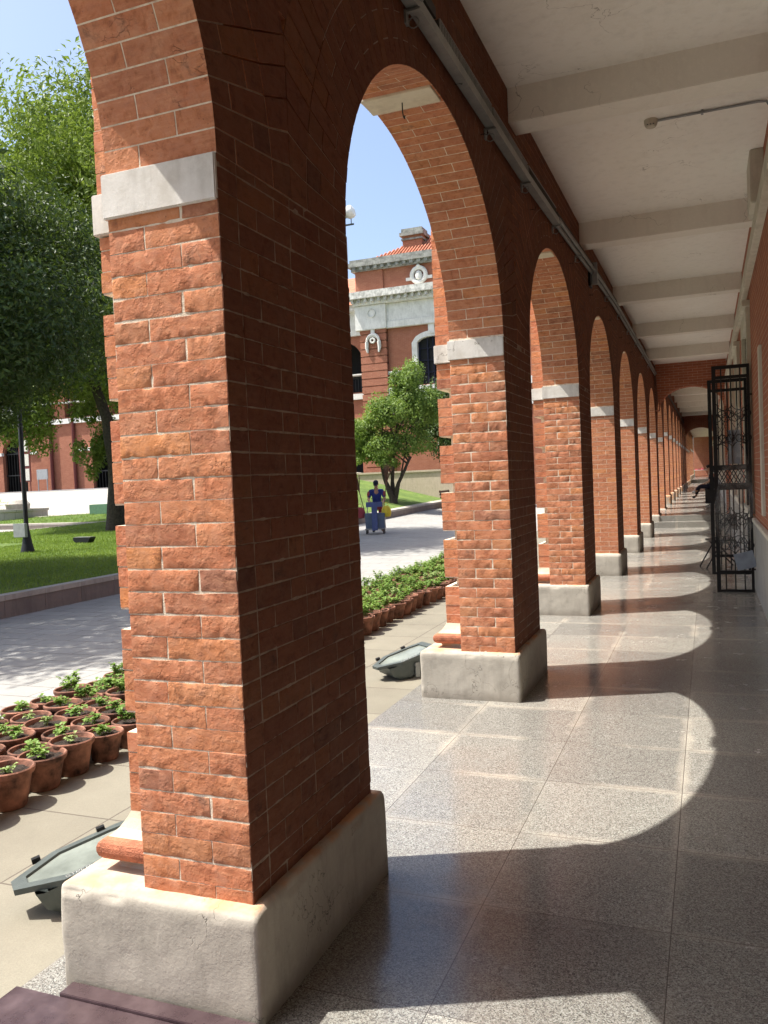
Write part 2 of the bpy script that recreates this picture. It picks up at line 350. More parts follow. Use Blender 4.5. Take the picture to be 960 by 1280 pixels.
BLADE = make_leaf('grass_blade', [(0, (0.090, 0.150, 0.019)), (.5, (0.150, 0.237, 0.032)), (1, (0.255, 0.338, 0.056))], .35)
def make_film():
    m, nt, b = mat('clear_film'); n = N(nt)
    n.to(b, Base_Color=(.75, .75, .72, 1), Roughness=.25)
    t = n.n('ShaderNodeBsdfTransparent'); f = n.ramp(n.noise(7, 5, .6, n.pos(), 1.5), [(.4, .03), (.7, .26)])
    mx = n.n('ShaderNodeMixShader', {0: f, 1: t.outputs[0], 2: b.outputs[0]})
    nt.links.new(mx.outputs[0], nt.nodes['Material Output'].inputs['Surface']); return m
FILM = make_film()

# ------------------------------------------------------------------ real bricks
def lattice(nx, ny, nz):
    ids = {}; V = []; F = []
    def vid(i, j, k):
        if (i, j, k) not in ids: ids[(i, j, k)] = len(V); V.append((i/nx, j/ny, k/nz))
        return ids[(i, j, k)]
    for i in range(nx):
        for j in range(ny):
            F.append((vid(i, j, 0), vid(i, j+1, 0), vid(i+1, j+1, 0), vid(i+1, j, 0)))
            F.append((vid(i, j, nz), vid(i+1, j, nz), vid(i+1, j+1, nz), vid(i, j+1, nz)))
    for i in range(nx):
        for k in range(nz):
            F.append((vid(i, 0, k), vid(i+1, 0, k), vid(i+1, 0, k+1), vid(i, 0, k+1)))
            F.append((vid(i, ny, k), vid(i, ny, k+1), vid(i+1, ny, k+1), vid(i+1, ny, k)))
    for j in range(ny):
        for k in range(nz):
            F.append((vid(0, j, k), vid(0, j, k+1), vid(0, j+1, k+1), vid(0, j+1, k)))
            F.append((vid(nx, j, k), vid(nx, j+1, k), vid(nx, j+1, k+1), vid(nx, j, k+1)))
    return np.array(V), np.array(F)
class Bricks:
    """collects hexahedral bricks (8 corners, order z,y,x low-high) and turns them into one worn surface mesh"""
    def __init__(s, cell): s.cell = cell; s.h = []; s.V = []; s.F = []; s.M = []; s.n = 0
    def box(s, x0, x1, y0, y1, z0, z1): s.h.append([(x, y, z) for z in (z0, z1) for y in (y0, y1) for x in (x0, x1)])
    def hexa(s, c): s.h.append(c)
    def raw(s, V, F, m):
        V = np.asarray(V, float); F = np.asarray(F)
        s.V.append(V); s.F.append(F+s.n); s.M.append(np.full(len(F), m)); s.n += len(V)
    def rawbox(s, x0, x1, y0, y1, z0, z1, m=1):
        v = [(x, y, z) for z in (z0, z1) for y in (y0, y1) for x in (x0, x1)]
        s.raw(v, [(0, 2, 3, 1), (4, 5, 7, 6), (0, 1, 5, 4), (2, 6, 7, 3), (0, 4, 6, 2), (1, 3, 7, 5)], m)
    def finish(s, name, amp=.002, chip=.0026, seed=0):
        if s.cell > .05: chip = .0002; amp = .0008
        elif s.cell > .025: chip = .0009; amp = .0009
        Hs = np.array(s.h, float)
        ex = np.linalg.norm(Hs[:, 1]-Hs[:, 0], axis=1); ey = np.linalg.norm(Hs[:, 2]-Hs[:, 0], axis=1); ez = np.maximum(np.linalg.norm(Hs[:, 4]-Hs[:, 0], axis=1), np.linalg.norm(Hs[:, 5]-Hs[:, 1], axis=1))
        nn = [np.clip(np.round(e/s.cell), 1, 24).astype(int) for e in (ex, ey, ez)]
        keys = nn[0]*10000+nn[1]*100+nn[2]
        for key in np.unique(keys):
            sel = Hs[keys == key]; nx, ny, nz = key//10000, key//100 % 100, key % 100
            T, F = lattice(int(nx), int(ny), int(nz)); a, b, c = T[:, 0], T[:, 1], T[:, 2]
            if s.cell < .05:
                em = (ex[keys == key].mean(), ey[keys == key].mean(), ez[keys == key].mean()); Tw = T.copy()
                for d_, n_ in enumerate((nx, ny, nz)):
                    if n_ >= 3:
                        q = .0032/em[d_]; Tw[np.abs(T[:, d_]-1/n_) < 1e-6, d_] = q; Tw[np.abs(T[:, d_]-(n_-1)/n_) < 1e-6, d_] = 1-q
                a, b, c = Tw[:, 0], Tw[:, 1], Tw[:, 2]
            W = np.stack([(c if k & 4 else 1-c)*(b if k & 2 else 1-b)*(a if k & 1 else 1-a) for k in range(8)], 1)
            P = np.einsum('vk,bkd->bvd', W, sel)
            ctr = sel.mean(1)[:, None, :]
            Nn = np.zeros_like(T); 
            for d in range(3):
                Nn[:, d] += (T[:, d] > .999)*1.0 - (T[:, d] < .001)*1.0
            ax = np.stack([sel[:, 1]-sel[:, 0], sel[:, 2]-sel[:, 0], sel[:, 4]-sel[:, 0]], 1)
            ax = ax/np.maximum(np.linalg.norm(ax, axis=2, keepdims=True), 1e-6)
            ND = np.einsum('vk,bkd->bvd', Nn, ax)
            cnt = np.abs(Nn).sum(1)   # 1 face, 2 edge, 3 corner
            ln = np.maximum(np.sqrt(cnt), 1)[None, :, None]
            br = hsh(np.arange(len(sel)), np.full(len(sel), int(key)), 0, seed)[:, None]
            d = amp*(vnoise(P, 28, seed)*.30+vnoise(P, 75, seed+1)*.60) + (.0012 if s.cell < .025 else .0005)*(br+.6)
            if s.cell < .025:
                tz = hsh(np.arange(len(sel)), np.full(len(sel), int(key)+7), 1, seed)[:, None]; ty = hsh(np.arange(len(sel)), np.full(len(sel), int(key)+9), 2, seed)[:, None]
                d = d + .0016*tz*(T[:, 2][None]-.5)*2 + .0012*ty*((T[:, 0]+T[:, 1])[None]-1)
            if s.cell < .025:
                rg = 1-np.abs(vnoise(P*np.array([1, 1, 1.6]), 20, seed+5)); rg = np.clip(rg-.72, 0, 1)*3.2
                d -= amp*.9*rg*np.clip(br+.6, 0, 1)
            cn = vnoise(P, 15, seed+2); ed = (cnt >= 2)[None, :]*(chip*np.clip(.12+.9*cn, .0, 1.1) + (s.cell < .025)*.009*np.clip(vnoise(P, 27, seed+4)-.42, 0, .6))
            dd = np.maximum(d, .0004)-ed*.8; dd = np.where(ed > .003, dd, np.maximum(dd, -.0008))
            P = P + ND/ln*dd[:, :, None]
            V = P.reshape(-1, 3); FF = (F[None]+(np.arange(len(sel))*len(T))[:, None, None]).reshape(-1, 4)
            s.raw(V, FF, 0)
        VV = np.concatenate(s.V); FF = np.concatenate(s.F); MM = np.concatenate(s.M)
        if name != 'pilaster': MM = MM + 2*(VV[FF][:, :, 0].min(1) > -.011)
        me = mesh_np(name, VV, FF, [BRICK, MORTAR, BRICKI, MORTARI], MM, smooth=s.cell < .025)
        if s.cell < .025: me.set_sharp_from_angle(angle=R(33))
        return me

P0 = 3.804; DEP = .973; WT = .416; PLH = .354; CR = .073; BB = 2.559; BT = 2.701; CEILZ = 4.66
YC = DEP+(P0-DEP)/2; EA = (P0-DEP)/2; EB = 1.165; JT = .0058
def shaft_mesh(cell, seed):
    B = Bricks(cell); rnd = random.Random(seed); j = JT
    mi = .0007 if cell < .02 else .0003
    B.rawbox(-WT+mi, -mi, mi, DEP-mi, PLH-.02, 3.0)
    z = PLH-.004; r = 0
    while z < BT-.01:
        z1 = min(z+CR-j, BT-.003) + rnd.uniform(-.0012, .0012)
        if r == 0: z1 = z+.05
        # front/back faces: stretcher + header alternating
        xs = -.142 if (r+seed) % 2 else -.276
        xs += rnd.uniform(-.006, .006)
        o = lambda: 0
        B.box(-WT-o()*.5, xs-j/2, 0+o(), .108, z, z1); B.box(xs+j/2, 0+o()*.5, 0+o(), .108, z, z1)
        xs2 = xs+rnd.uniform(-.006, .006)
        B.box(-WT, xs2-j/2, DEP-.108, DEP+o(), z, z1); B.box(xs2+j/2, 0, DEP-.108, DEP+o(), z, z1)
        # inner (x=0) and outer faces
        for side in (0, 1):
            y = .108+j; k = r % 2
            while y < DEP-.12:
                L = (.232 if k % 2 else .112)+rnd.uniform(-.004, .004); k += 1
                y1 = min(y+L, DEP-.108-j)
                if DEP-.108-j-y1 < .05: y1 = DEP-.108-j
                if side == 0: B.box(-.104, 0+o(), y, y1, z, z1)
                else: B.box(-WT-o()*.5, -WT+.104, y, y1, z, z1)
                y = y1+j
        z = z + (CR if r else .055); r += 1
    return B.finish('brick_pier', amp=.0022 if cell < .03 else .0009, seed=seed*11)
def pilaster_mesh(cell, seed):
    """banded pilaster on the outer face: four courses out, one course recessed, up past the arches"""
    B = Bricks(cell); rnd = random.Random(seed+50); j = JT
    X0 = -.566; Y0, Y1 = .135, .838
    z = .545; r = 0
    B.rawbox(X0+.006+.075, -WT+.003, Y0+.05, Y1-.05, .5, 5.15)
    while z < 5.1:
        if BB-.01 < z < BT-.02: z = BT+.004; r = 0; continue
        z1 = min(z+CR-j, BB-.003) if z < BB else z+CR-j
        rec = (r % 5) == 4 and z < BB
        if rec:
            B.box(X0+.085, -WT+.01, Y0+.06, (Y0+Y1)/2, z, z1); B.box(X0+.085, -WT+.01, (Y0+Y1)/2+j, Y1-.06, z, z1)
        else:
            o = lambda: rnd.uniform(-.002, .002)
            B.rawbox(X0+.0025, -WT, Y0+.0025, Y1-.0025, z-.007, z1+.001)
            xs = -.5 if False else None
            B.box(X0+o(), -WT+.004, Y0+o(), Y0+.105, z, z1)
            ys = [Y0+.105+j, Y0+.105+j+(.23 if r % 2 else .115)]
            while ys[-1] < Y1-.25: ys.append(ys[-1]+(.23 if len(ys) % 2 == r % 2 else .115)+j)
            ys.append(Y1-.105-j)
            for a, b in zip(ys[:-1], ys[1:]):
                if b-a > .03: B.box(X0+o(), X0+.1, a+j*.5, b-j*.5, z, z1)
            B.box(X0+o(), -WT+.004, Y1-.105, Y1+o(), z, z1)
        z += CR; r += 1
    return B.finish('pilaster', seed=seed*7+3)
def arch_mesh(cell, seed):
    B = Bricks(cell); rnd = random.Random(seed+99); j = JT
    YL, YR = YC-P0/2, YC+P0/2
    n = 120; th = [math.pi*i/n for i in range(n+1)]
    # mortar core (solid wall with the elliptical opening)
    g = .0006
    ell = [(YC-(EA+.0016)*math.cos(t), BT+(EB+.0016)*math.sin(t)) for t in th]; top = [(YL+(YR-YL)*i/n, 5.3) for i in range(n+1)]
    xi, xo = -g, -WT+g
    V = [(xi, *p) for p in ell]+[(xi, *p) for p in top]+[(xo, *p) for p in ell]+[(xo, *p) for p in top]; m1 = n+1; F = []
    for i in range(n):
        F += [(i, i+1, m1+i+1, m1+i), (2*m1+i, 3*m1+i, 3*m1+i+1, 2*m1+i+1), (i, 2*m1+i, 2*m1+i+1, i+1)]
    F += [(0, m1, 3*m1, 2*m1), (n, 2*m1+n, 3*m1+n, m1+n), (m1, m1+n, 3*m1+n, 3*m1)]
    B.raw(V, [f for f in F], 1)
    # below the spring line fill beside the opening
    for a, b in ((YL, DEP-g), (YC+EA+g, YR)): B.rawbox(xo, xi, a, b, BT-.35, BT+.002)
    # ring of voussoirs
    ts = np.linspace(0, math.pi, 4001); px = -EA*np.cos(ts); pz = EB*np.sin(ts)
    s = np.concatenate([[0], np.cumsum(np.hypot(np.diff(px), np.diff(pz)))]); NV = int(round(s[-1]/.0735)); 
    def pt(sv, off):
        t = np.interp(sv, s, ts); p = np.array([-EA*math.cos(t), EB*math.sin(t)]); nn = np.array([-math.cos(t)/EA, math.sin(t)/EB]); nn /= np.linalg.norm(nn)
        q = p+nn*off; return (min(max(YC+q[0], YL+.002), YR-.002), BT+q[1])
    pitch = s[-1]/NV
    for k in range(NV):
        s0 = k*pitch+j/2; s1 = (k+1)*pitch-j/2
        lay = [(0, .235), (.24, .352), (.358, .60)] if k % 2 else [(0, .112), (.118, .352), (.358, .60)]
        for li, (r0, r1) in enumerate(lay):
            q = [pt(s0, r0+.001), pt(s1, r0+.001), pt(s0, r1), pt(s1, r1)]
            if r0 > 0 and abs(q[0][0]-q[1][0]) < 1e-4 and abs(q[0][0]-q[2][0]) < 1e-4: continue
            def hx(x0, x1):
                # a -> x, b -> along, c -> radial
                B.hexa([(x0, *q[0]), (x1, *q[0]), (x0, *q[1]), (x1, *q[1]), (x0, *q[2]), (x1, *q[2]), (x0, *q[3]), (x1, *q[3])])
            o = rnd.uniform(0, .0015)
            if li == 0:
                xs = (-.142 if k % 2 else -.276)+rnd.uniform(-.008, .008); hx(-WT, xs-j/2); hx(xs+j/2, o)
            else: hx(-.1, o); hx(-WT, -WT+.1)
    # coursed spandrel
    z = 3.28; r = 0
    A2, B2 = EA+.607, EB+.607
    while z < 5.29:
        z1 = z+CR-j; q = (z1-BT)/B2
        half = A2*math.sqrt(max(0, 1-q*q)) if q < 1 else 0
        segs = [(YL, YC-half), (YC+half, YR)] if half > 0 else [(YL, YR)]
        for a, b in segs:
            if b-a < .02: continue
            y = a+ (0 if r % 2 else -.12); 
            while y < b:
                L = .235; y0c = max(y, a); y1c = min(y+L, b)
                if y1c-y0c > .015:
                    o = rnd.uniform(.001, .002); 
                    if z < CEILZ: B.box(-.1, -.001+o, y0c, y1c, z, z1)
                    B.box(-WT+.001, -WT+.1, y0c, y1c, z, z1)
                y += L+j
        z += CR; r += 1
    return B.finish('arcade_arch', seed=seed*5+1)
def plinth_obj(name, parent, fine, seed):
    x0, x1, y0, y1, z0, z1 = -.735, .045, -.058, 1.032, -.09, PLH+.001
    c = .016 if fine else .05; T, F = lattice(int(.78/c), int(1.09/c), int(.44/c))
    P = T*np.array([x1-x0, y1-y0, z1-z0])+np.array([x0, y0, z0]); r = np.array([.018, .018, .04])
    C = np.clip(P, [x0+r[0], y0+r[1], z0+r[2]], [x1-r[0], y1-r[1], z1-r[2]]); D = (P-C)/r; L = np.linalg.norm(D, axis=1, keepdims=True)
    # push lattice points outward evenly so the rounded edge keeps points
    Nn = D/np.maximum(L, 1e-6); P = C+Nn*r
    inner = np.maximum(np.maximum(x0+.03-P[:, 0], P[:, 0]+0), 0)
    d = .003*vnoise(P, 5, seed)+.0014*vnoise(P, 15, seed+1)+.0005*vnoise(P, 48, seed+2)
    chipn = np.clip(vnoise(P, 12, seed+3)-.30, 0, 1)*.026*((np.abs(Nn) > .25).sum(1) >= 2)
    P = P+Nn*(d-chipn)[:, None]
    # render coat dishes up against the brick
    topm = np.clip((P[:, 2]-(z1-.02))/.02, 0, 1); ins = np.minimum.reduce([P[:, 0]+.72, P[:, 1]+.05, 1.02-P[:, 1]]); P[:, 2] += topm*np.clip(ins, 0, .08)*.10
    o = link(name, mesh_np(name, P, F, PLINTH, smooth=True), parent); return o
CAPM = make_plaster('base_cap_render', (.50, .44, .34), (.30, .25, .18), .7, crack=False)
def pbase_obj(parent):
    """moulded base of the pilaster: grey scotia, brick-red torus, pale sloped cap"""
    mb = MB(); prof = [(.0, .345, 0), (.052, .345, 0), (.030, .372, 0), (.040, .398, 0), (.056, .396, 1), (.072, .402, 1), (.083, .414, 1), (.088, .430, 1), (.088, .446, 1), (.083, .460, 1), (.072, .470, 1), (.058, .476, 1), (.052, .480, 2), (.030, .50, 2), (.010, .53, 2), (.0, .552, 2)]
    def ring(o, z): return [(-WT+.004, .135-o, z), (-.566-o, .135-o, z), (-.566-o, .838+o, z), (-WT+.004, .838+o, z)]
    for (o0, z0, m), (o1, z1, m1) in zip(prof[:-1], prof[1:]):
        a, b = ring(o0, z0), ring(o1, z1); mb.cur = m1
        mb.add(a+b, [(i, i+1, 4+i+1, 4+i) for i in range(3)])
    mb.add(ring(0, .552), [(0, 1, 2, 3)])
    o = mb.build('pilaster_base', [PLINTH, BRICKP, CAPM], parent, smooth=True)
    return o
BRICKP = flat('red_moulding', (.42, .15, .08), .85, var=.3, scale=18, bump=.006)
arc = empty('arcade_building', (0, 0, 0), label='long red brick arcade with repeated arches and white ceilinged walkway', cat='building')
def band_obj(parent):
    mb = MB()
    mb.box(-WT-.014, -.001, -.013, .02, BB, BT); mb.box(-WT-.014, -WT+.02, -.0129, DEP+.0129, BB+.0005, BT-.0005); mb.box(-WT-.0135, -.001, DEP-.02, DEP+.013, BB, BT)
    mb.box(-.578, -WT+.006, .115, .858, BB+.002, BT-.002)
    return mb.build('impost_band', WHITEP, parent, bevel=.004)
lvl = [(.0145, 0), (.03, 1), (.06, 2)]
pier_sets = {}
def pier_set(q):
    if q not in pier_sets:
        cell = [.0135, .02, .075][q]
        pier_sets[q] = (shaft_mesh(cell, 1+q), pilaster_mesh([.03, .04, .1][q], 1+q), arch_mesh([.028, .045, .1][q], 1+q))
    return pier_sets[q]
base_z = lambda k: 0 if k < 7 else .0 if k == 7 else .32 if k < 19 else .62
protos = {}
for k in range(-4, 24):
    q = 0 if k == 0 else 1 if k in (1, 2) else 2
    sm, pm, am = pier_set(q); z = base_z(k)
    pr = link('brick_pier', sm, arc, (0, k*P0, z))
    key = (q, 'pl')
    if key not in protos:
        pl = plinth_obj('plinth', pr, q < 2, q); bs = pbase_obj(pr); bd = band_obj(pr); protos[key] = (pl.data, bs.data, bd.data)
    else:
        for nm, d in zip(('plinth', 'pilaster_base', 'impost_band'), protos[key]): link(nm, d, pr)
    link('pilaster', pm, pr)
    if k == 23: continue
    az = z if k != 7 else .32
    if k in (6,): az = 0
    ar = link('arcade_arch', am, arc, (0, k*P0, az))
    # keystone strip under the crown
    mb = MB(); n = 4
    a0, a1 = math.pi/2-.085, math.pi/2+.06
    inn = [(YC-(EA-.012)*math.cos(a0+(a1-a0)*i/n), BT+(EB-.012)*math.sin(a0+(a1-a0)*i/n)) for i in range(n+1)]
    outp = [(YC-(EA+.05)*math.cos(a0+(a1-a0)*i/n), BT+(EB+.05)*math.sin(a0+(a1-a0)*i/n)) for i in range(n+1)][::-1]
    mb.prism(inn+outp, -WT-.02, -.012, 0)
    if 'ks' not in protos: protos['ks'] = mb.build('keystone', CREAM, ar, bevel=.003).data
    else: link('keystone', protos['ks'], ar)
    # hooks
    if k <= 4:
        def hook(p, s=.035):
            m2 = MB(); x, y, zz = p
            m2.tube([(x-.01, y, zz), (x+.03, y, zz), (x+.045, y, zz-.01), (x+.05, y, zz+.02)], .003, 6); m2.build('wall_hook', IRON, ar)
        hook((0, YC+.35, 4.06)); hook((0, YC+.95, 3.98)); hook((0, YC-1.2, 3.95))
        m2 = MB(); m2.tube([(-.22, YC+.0, BT+EB), (-.22, YC, BT+EB-.06), (-.22, YC+.012, BT+EB-.085), (-.22, YC+.03, BT+EB-.09), (-.22, YC+.04, BT+EB-.07)], .004, 6); m2.build('soffit_hook', IRON, ar)

# ceiling, beams, roof, cornice ---------------------------------------------
XR = 1.93
def bobj(name, x0, x1, y0, y1, z0, z1, m, parent=None, bevel=0):
    return MB().box(x0, x1, y0, y1, z0, z1).build(name, m, parent, bevel=bevel)
Y1S, Y2S, Y3S, YE = -15.3, 7*P0-P0+.45, 19*P0, 24*P0-1.2     # sections
YA = 6*P0+.45
bobj('ceiling_slab', -.004, XR+.05, Y1S, YA, CEILZ, 4.86, CEIL, arc)
bobj('ceiling_slab', -.004, XR+.05, YA, YE, CEILZ+.32, 5.18, CEIL, arc)
bobj('roof_slab', -.62, 7.2, Y1S, YE, 5.305, 5.5, WSTONE, arc)
bobj('cornice', -.72, -.60, Y1S, YE, 5.20, 5.56, WSTONE, arc)
MBb = None
for k in range(-4, 24):
    if k == 6 or k == 14: continue
    z = CEILZ + (.32 if k > 6 else 0); y = .43+k*P0
    bobj('ceiling_beam', .0, XR, y-.0, y+.27, z-.262, z+.01, BEAMP, arc, bevel=.006)
# inner wall: dado, brick, trim, openings
iw = MB()
segs = []
opening = [(k*P0+2.3, k*P0+3.7) for k in range(-4, 23) if k not in (1, 5, 6, 13, 14)]
ycur = Y1S
for (a, b) in opening:
    iw.box(XR, XR+.42, ycur, a, .985, 5.3)
    iw.box(XR, XR+.42, a, b, 3.55, 5.3)
    iw.box(XR, XR+.42, a, b, .985, 1.10)
    ycur = b
iw.box(XR, XR+.42, ycur, YE, .985, 5.3)
iw.build('inner_wall', WALLBRICK, arc)
MB().box(XR-.012, XR+.42, Y1S, YE, -.05, .93).build('dado', DADO, arc)
MB().box(XR-.045, XR+.42, Y1S, YE, .93, .985).build('dado_ledge', TRIM, arc, bevel=.008)
MB().box(XR-.075, XR+.01, Y1S, YE, 3.98, 4.16).build('string_course', TRIM, arc, bevel=.012)
for (a, b) in opening:
    s_ = MB(); t = .17
    s_.box(XR-.05, XR+.1, a-t, a, 1.10, 3.55); s_.box(XR-.05, XR+.1, b, b+t, 1.10, 3.55)
    s_.box(XR-.055, XR+.1, a-t, b+t, 3.55, 3.75); s_.box(XR-.10, XR+.1, a-t-.06, b+t+.06, 3.75, 3.83)
    s_.box(XR-.09, XR+.12, a-t-.04, b+t+.04, 1.03, 1.102)
    w = s_.build('window_surround', TRIM, arc, bevel=.006)
    g = MB(); ym = (a+b)/2
    for yy in (a, a+.40, ym-.03, b-.46, b-.06): g.box(XR+.18, XR+.23, yy, yy+.06, 1.10, 3.55)
    for zz in (1.10, 1.7, 2.3, 2.9, 3.49): g.box(XR+.182, XR+.228, a, b, zz, zz+.06)
    g.build('window_frame', TRIM, w); MB().box(XR+.2, XR+.21, a, b, 1.10, 3.55).build('window_glass', GLASSW, w)
bobj('room_mass', XR+.43, 7.0, Y1S, YE, 0, 5.3, DARK, arc)
MB().box(XR-.03, XR+.01, 7.5, 7.72, 1.12, 2.95).build('wall_board', TRIM, arc, bevel=.004)
MB().box(XR-.12, XR+.01, 6.5, 7.1, 4.161, 4.659).build('wall_corbel', TRIM, arc, bevel=.01)
# cross arches
def cross(y, zb, zt, rise, spring, name='cross_arch'):
    mb = MB(); n = 24; x0, x1 = .004, XR-.002; a = (x1-x0)/2-.10; xc = (x0+x1)/2
    pts = [(xc-a*math.cos(math.pi*i/n), spring+rise*math.sin(math.pi*i/n)) for i in range(n+1)]
    top = [(x0+(x1-x0)*i/n, zt) for i in range(n+1)]
    for yy, s_ in ((y, 0), (y+.42, 1)): pass
    V = [(p[0], y, p[1]) for p in pts]+[(p[0], y, p[1]) for p in top]+[(p[0], y+.42, p[1]) for p in pts]+[(p[0], y+.42, p[1]) for p in top]; m1 = n+1; F = []
    for i in range(n): F += [(i, m1+i, m1+i+1, i+1), (2*m1+i, 2*m1+i+1, 3*m1+i+1, 3*m1+i), (i, i+1, 2*m1+i+1, 2*m1+i)]
    mb.add(V, F); mb.box(x0, xc-a, y, y+.42, spring-.02, spring+.002); mb.box(xc+a, x1, y, y+.42, zb, spring+.002)
    o = mb.build(name, WALLBRICK, arc)
    return o
cross(6*P0+.02, 0, 4.98, .62, 3.36); cross(14*P0+.02, .32, 4.98, .60, 3.55)
bobj('end_wall', 0, XR, YE-.3, YE, .5, 5.3, WALLBRICK, arc)
bobj('end_wall', -.416, 7.0, Y1S-.3, Y1S-.004, 0, 5.3, WALLBRICK, arc)  # added unseen wall behind the camera, keeps sky light out of the walkway

# ------------------------------------------------------------------ floors and ground
def sheet(name, poly, z, m, kind='structure'):
    return tag(mesh_obj_poly(name, poly, z, m), kind=kind)
def mesh_obj_poly(name, poly, z, m):
    me = mesh_np(name, [(x, y, z) for x, y in poly], [tuple(range(len(poly)))], m); return link(name, me)
tag(MB().box(-.87, XR, -16, 22.35, -.05, 0).build('walkway_floor', GRANITE), kind='structure')
tag(MB().box(-.87, XR, 22.35, 22.80, -.05, .16).build('walkway_step', GRANITE), kind='structure')
tag(MB().box(-.87, XR, 22.80, 19*P0+.5, -.05, .32).build('walkway_upper_floor', GRANITE), kind='structure')
tag(MB().box(-.87, XR, 19*P0+.5, YE, -.05, .62).build('walkway_top_floor', GRANITE), kind='structure')
tag(MB().box(-3.4, -.872, -16, YE, -.05, -.001).build('apron_paving', APRON), kind='structure')
def terrain(name, x0, x1, y0, y1, off, m, nx=60, ny=60, fn=None):
    xs = np.linspace(x0, x1, nx); ys = np.linspace(y0, y1, ny)
    V = [(x, y, H(x, y)+off) for y in ys for x in xs]
    F = np.array([(j*nx+i, j*nx+i+1, (j+1)*nx+i+1, (j+1)*nx+i) for j in range(ny-1) for i in range(nx-1)])
    if fn:
        V = np.array(V); c = V[F].mean(1); F = F[[bool(fn(a[0], a[1])) for a in c]]
    return link(name, mesh_np(name, V, F, m, smooth=True))
tag(terrain('courtyard_paving', -3.402, -90, -30, 60, -.012, PAVER, 120, 120), kind='structure')
g = MB().box(-600, 600, -600, 600, -.5, -.35).build('ground', LAWN); tag(g, kind='structure')
g2 = MB().box(XR+.42, 90, -30, 120, -.4, -.08).build('ground', LAWN); tag(g2, kind='structure')
# lawns as raised beds (polygons), risers of stone
def bed(poly, hgt, kerbw, namek, klabel, lname, top=True):
    """raised lawn bed with kerb following H"""
    n = len(poly); kb = MB(); ring = []
    for i in range(n):
        a, b = Vector(poly[i]), Vector(poly[(i+1) % n]); L = (b-a).length; m_ = max(1, int(L/.75))
        for k in range(m_): ring.append(a+(b-a)*k/m_)
    N_ = len(ring); cen = sum(ring, Vector((0, 0)))/N_
    pos = [(p.x, p.y) for p in ring]
    inn = []
    for i, p in enumerate(ring):
        a, b = ring[i-1], ring[(i+1) % N_]; d = (b-a).normalized(); nn = Vector((-d.y, d.x)); 
        if nn.dot(cen-p) < 0: nn = -nn
        inn.append(p+nn*kerbw)
    # coping blocks + riser
    V = []; F = []; M = []
    for i in range(N_):
        j_ = (i+1) % N_; p, q, r_, s_ = ring[i], ring[j_], inn[j_], inn[i]
        gap = .004
        d = (q-p); 
        if d.length < .05: continue
        p2, q2, r2, s2 = p+d*gap, q-d*gap, r_-(r_-s_)*gap, s_+(r_-s_)*gap
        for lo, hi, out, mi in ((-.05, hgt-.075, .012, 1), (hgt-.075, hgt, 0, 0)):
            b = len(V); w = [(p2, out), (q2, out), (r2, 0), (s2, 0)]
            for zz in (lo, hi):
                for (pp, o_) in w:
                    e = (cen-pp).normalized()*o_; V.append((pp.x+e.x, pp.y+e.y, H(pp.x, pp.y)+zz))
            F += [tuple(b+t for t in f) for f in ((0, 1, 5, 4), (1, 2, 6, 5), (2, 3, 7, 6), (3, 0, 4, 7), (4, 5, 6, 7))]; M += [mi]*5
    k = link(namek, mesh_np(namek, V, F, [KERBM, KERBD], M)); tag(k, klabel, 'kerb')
    from mathutils.geometry import delaunay_2d_cdt
    pts = [Vector((p.x, p.y)) for p in inn]
    xs = [p[0] for p in poly]; ys = [p[1] for p in poly]
    extra = [Vector((x, y)) for x in np.arange(min(xs)+.8, max(xs), 1.2) for y in np.arange(min(ys)+.8, max(ys), 1.2)]
    def inside(p):
        c = False; 
        for i in range(N_):
            a, b = inn[i], inn[i-1]
            if (a.y > p.y) != (b.y > p.y) and p.x < (b.x-a.x)*(p.y-a.y)/(b.y-a.y)+a.x: c = not c
        return c
    extra = [p for p in extra if inside(p)]
    res = delaunay_2d_cdt(pts+extra, [(i, (i+1) % N_) for i in range(N_)], [], 1, 1e-5)
    Vv = [(v.x, v.y, H(v.x, v.y)+hgt-.02) for v in res[0]]
    l = link(lname, mesh_np(lname, Vv, [tuple(f) for f in res[2]], LAWN)); tag(l, kind='structure')
    return inside
in1 = bed([(-7.8, -14), (-7.8, 12.6), (-9.2, 15.2), (-13.5, 19.2), (-18.2, 24.2), (-21.5, 25.0), (-25.5, 20), (-34, 9), (-34, -14)], .31, .2, 'lawn_kerb', 'low stone kerb round the shaded lawn beside the grey path', 'lawn')
in2 = bed([(-20.0, 26.6), (-22.0, 25.3), (-28.4, 25.4), (-32, 22.5), (-40, 30.0), (-40, 31.2), (-33.8, 28.0), (-28.4, 27.4), (-20.5, 29.2)], .22, .15, 'lawn_kerb', 'dark stone kerb round the narrow sunlit lawn below the plaza', 'lawn')
in3 = bed([(-11.2, 22), (-11.2, 43), (-19, 43), (-19, 31), (-15, 22)], .30, .3, 'lawn_kerb', 'stone kerb round the lawn with the small tree and bench', 'lawn')
tag(terrain('plaza', -20, -75, 26.0, 46, .006, PLAZA, 60, 40), kind='structure')
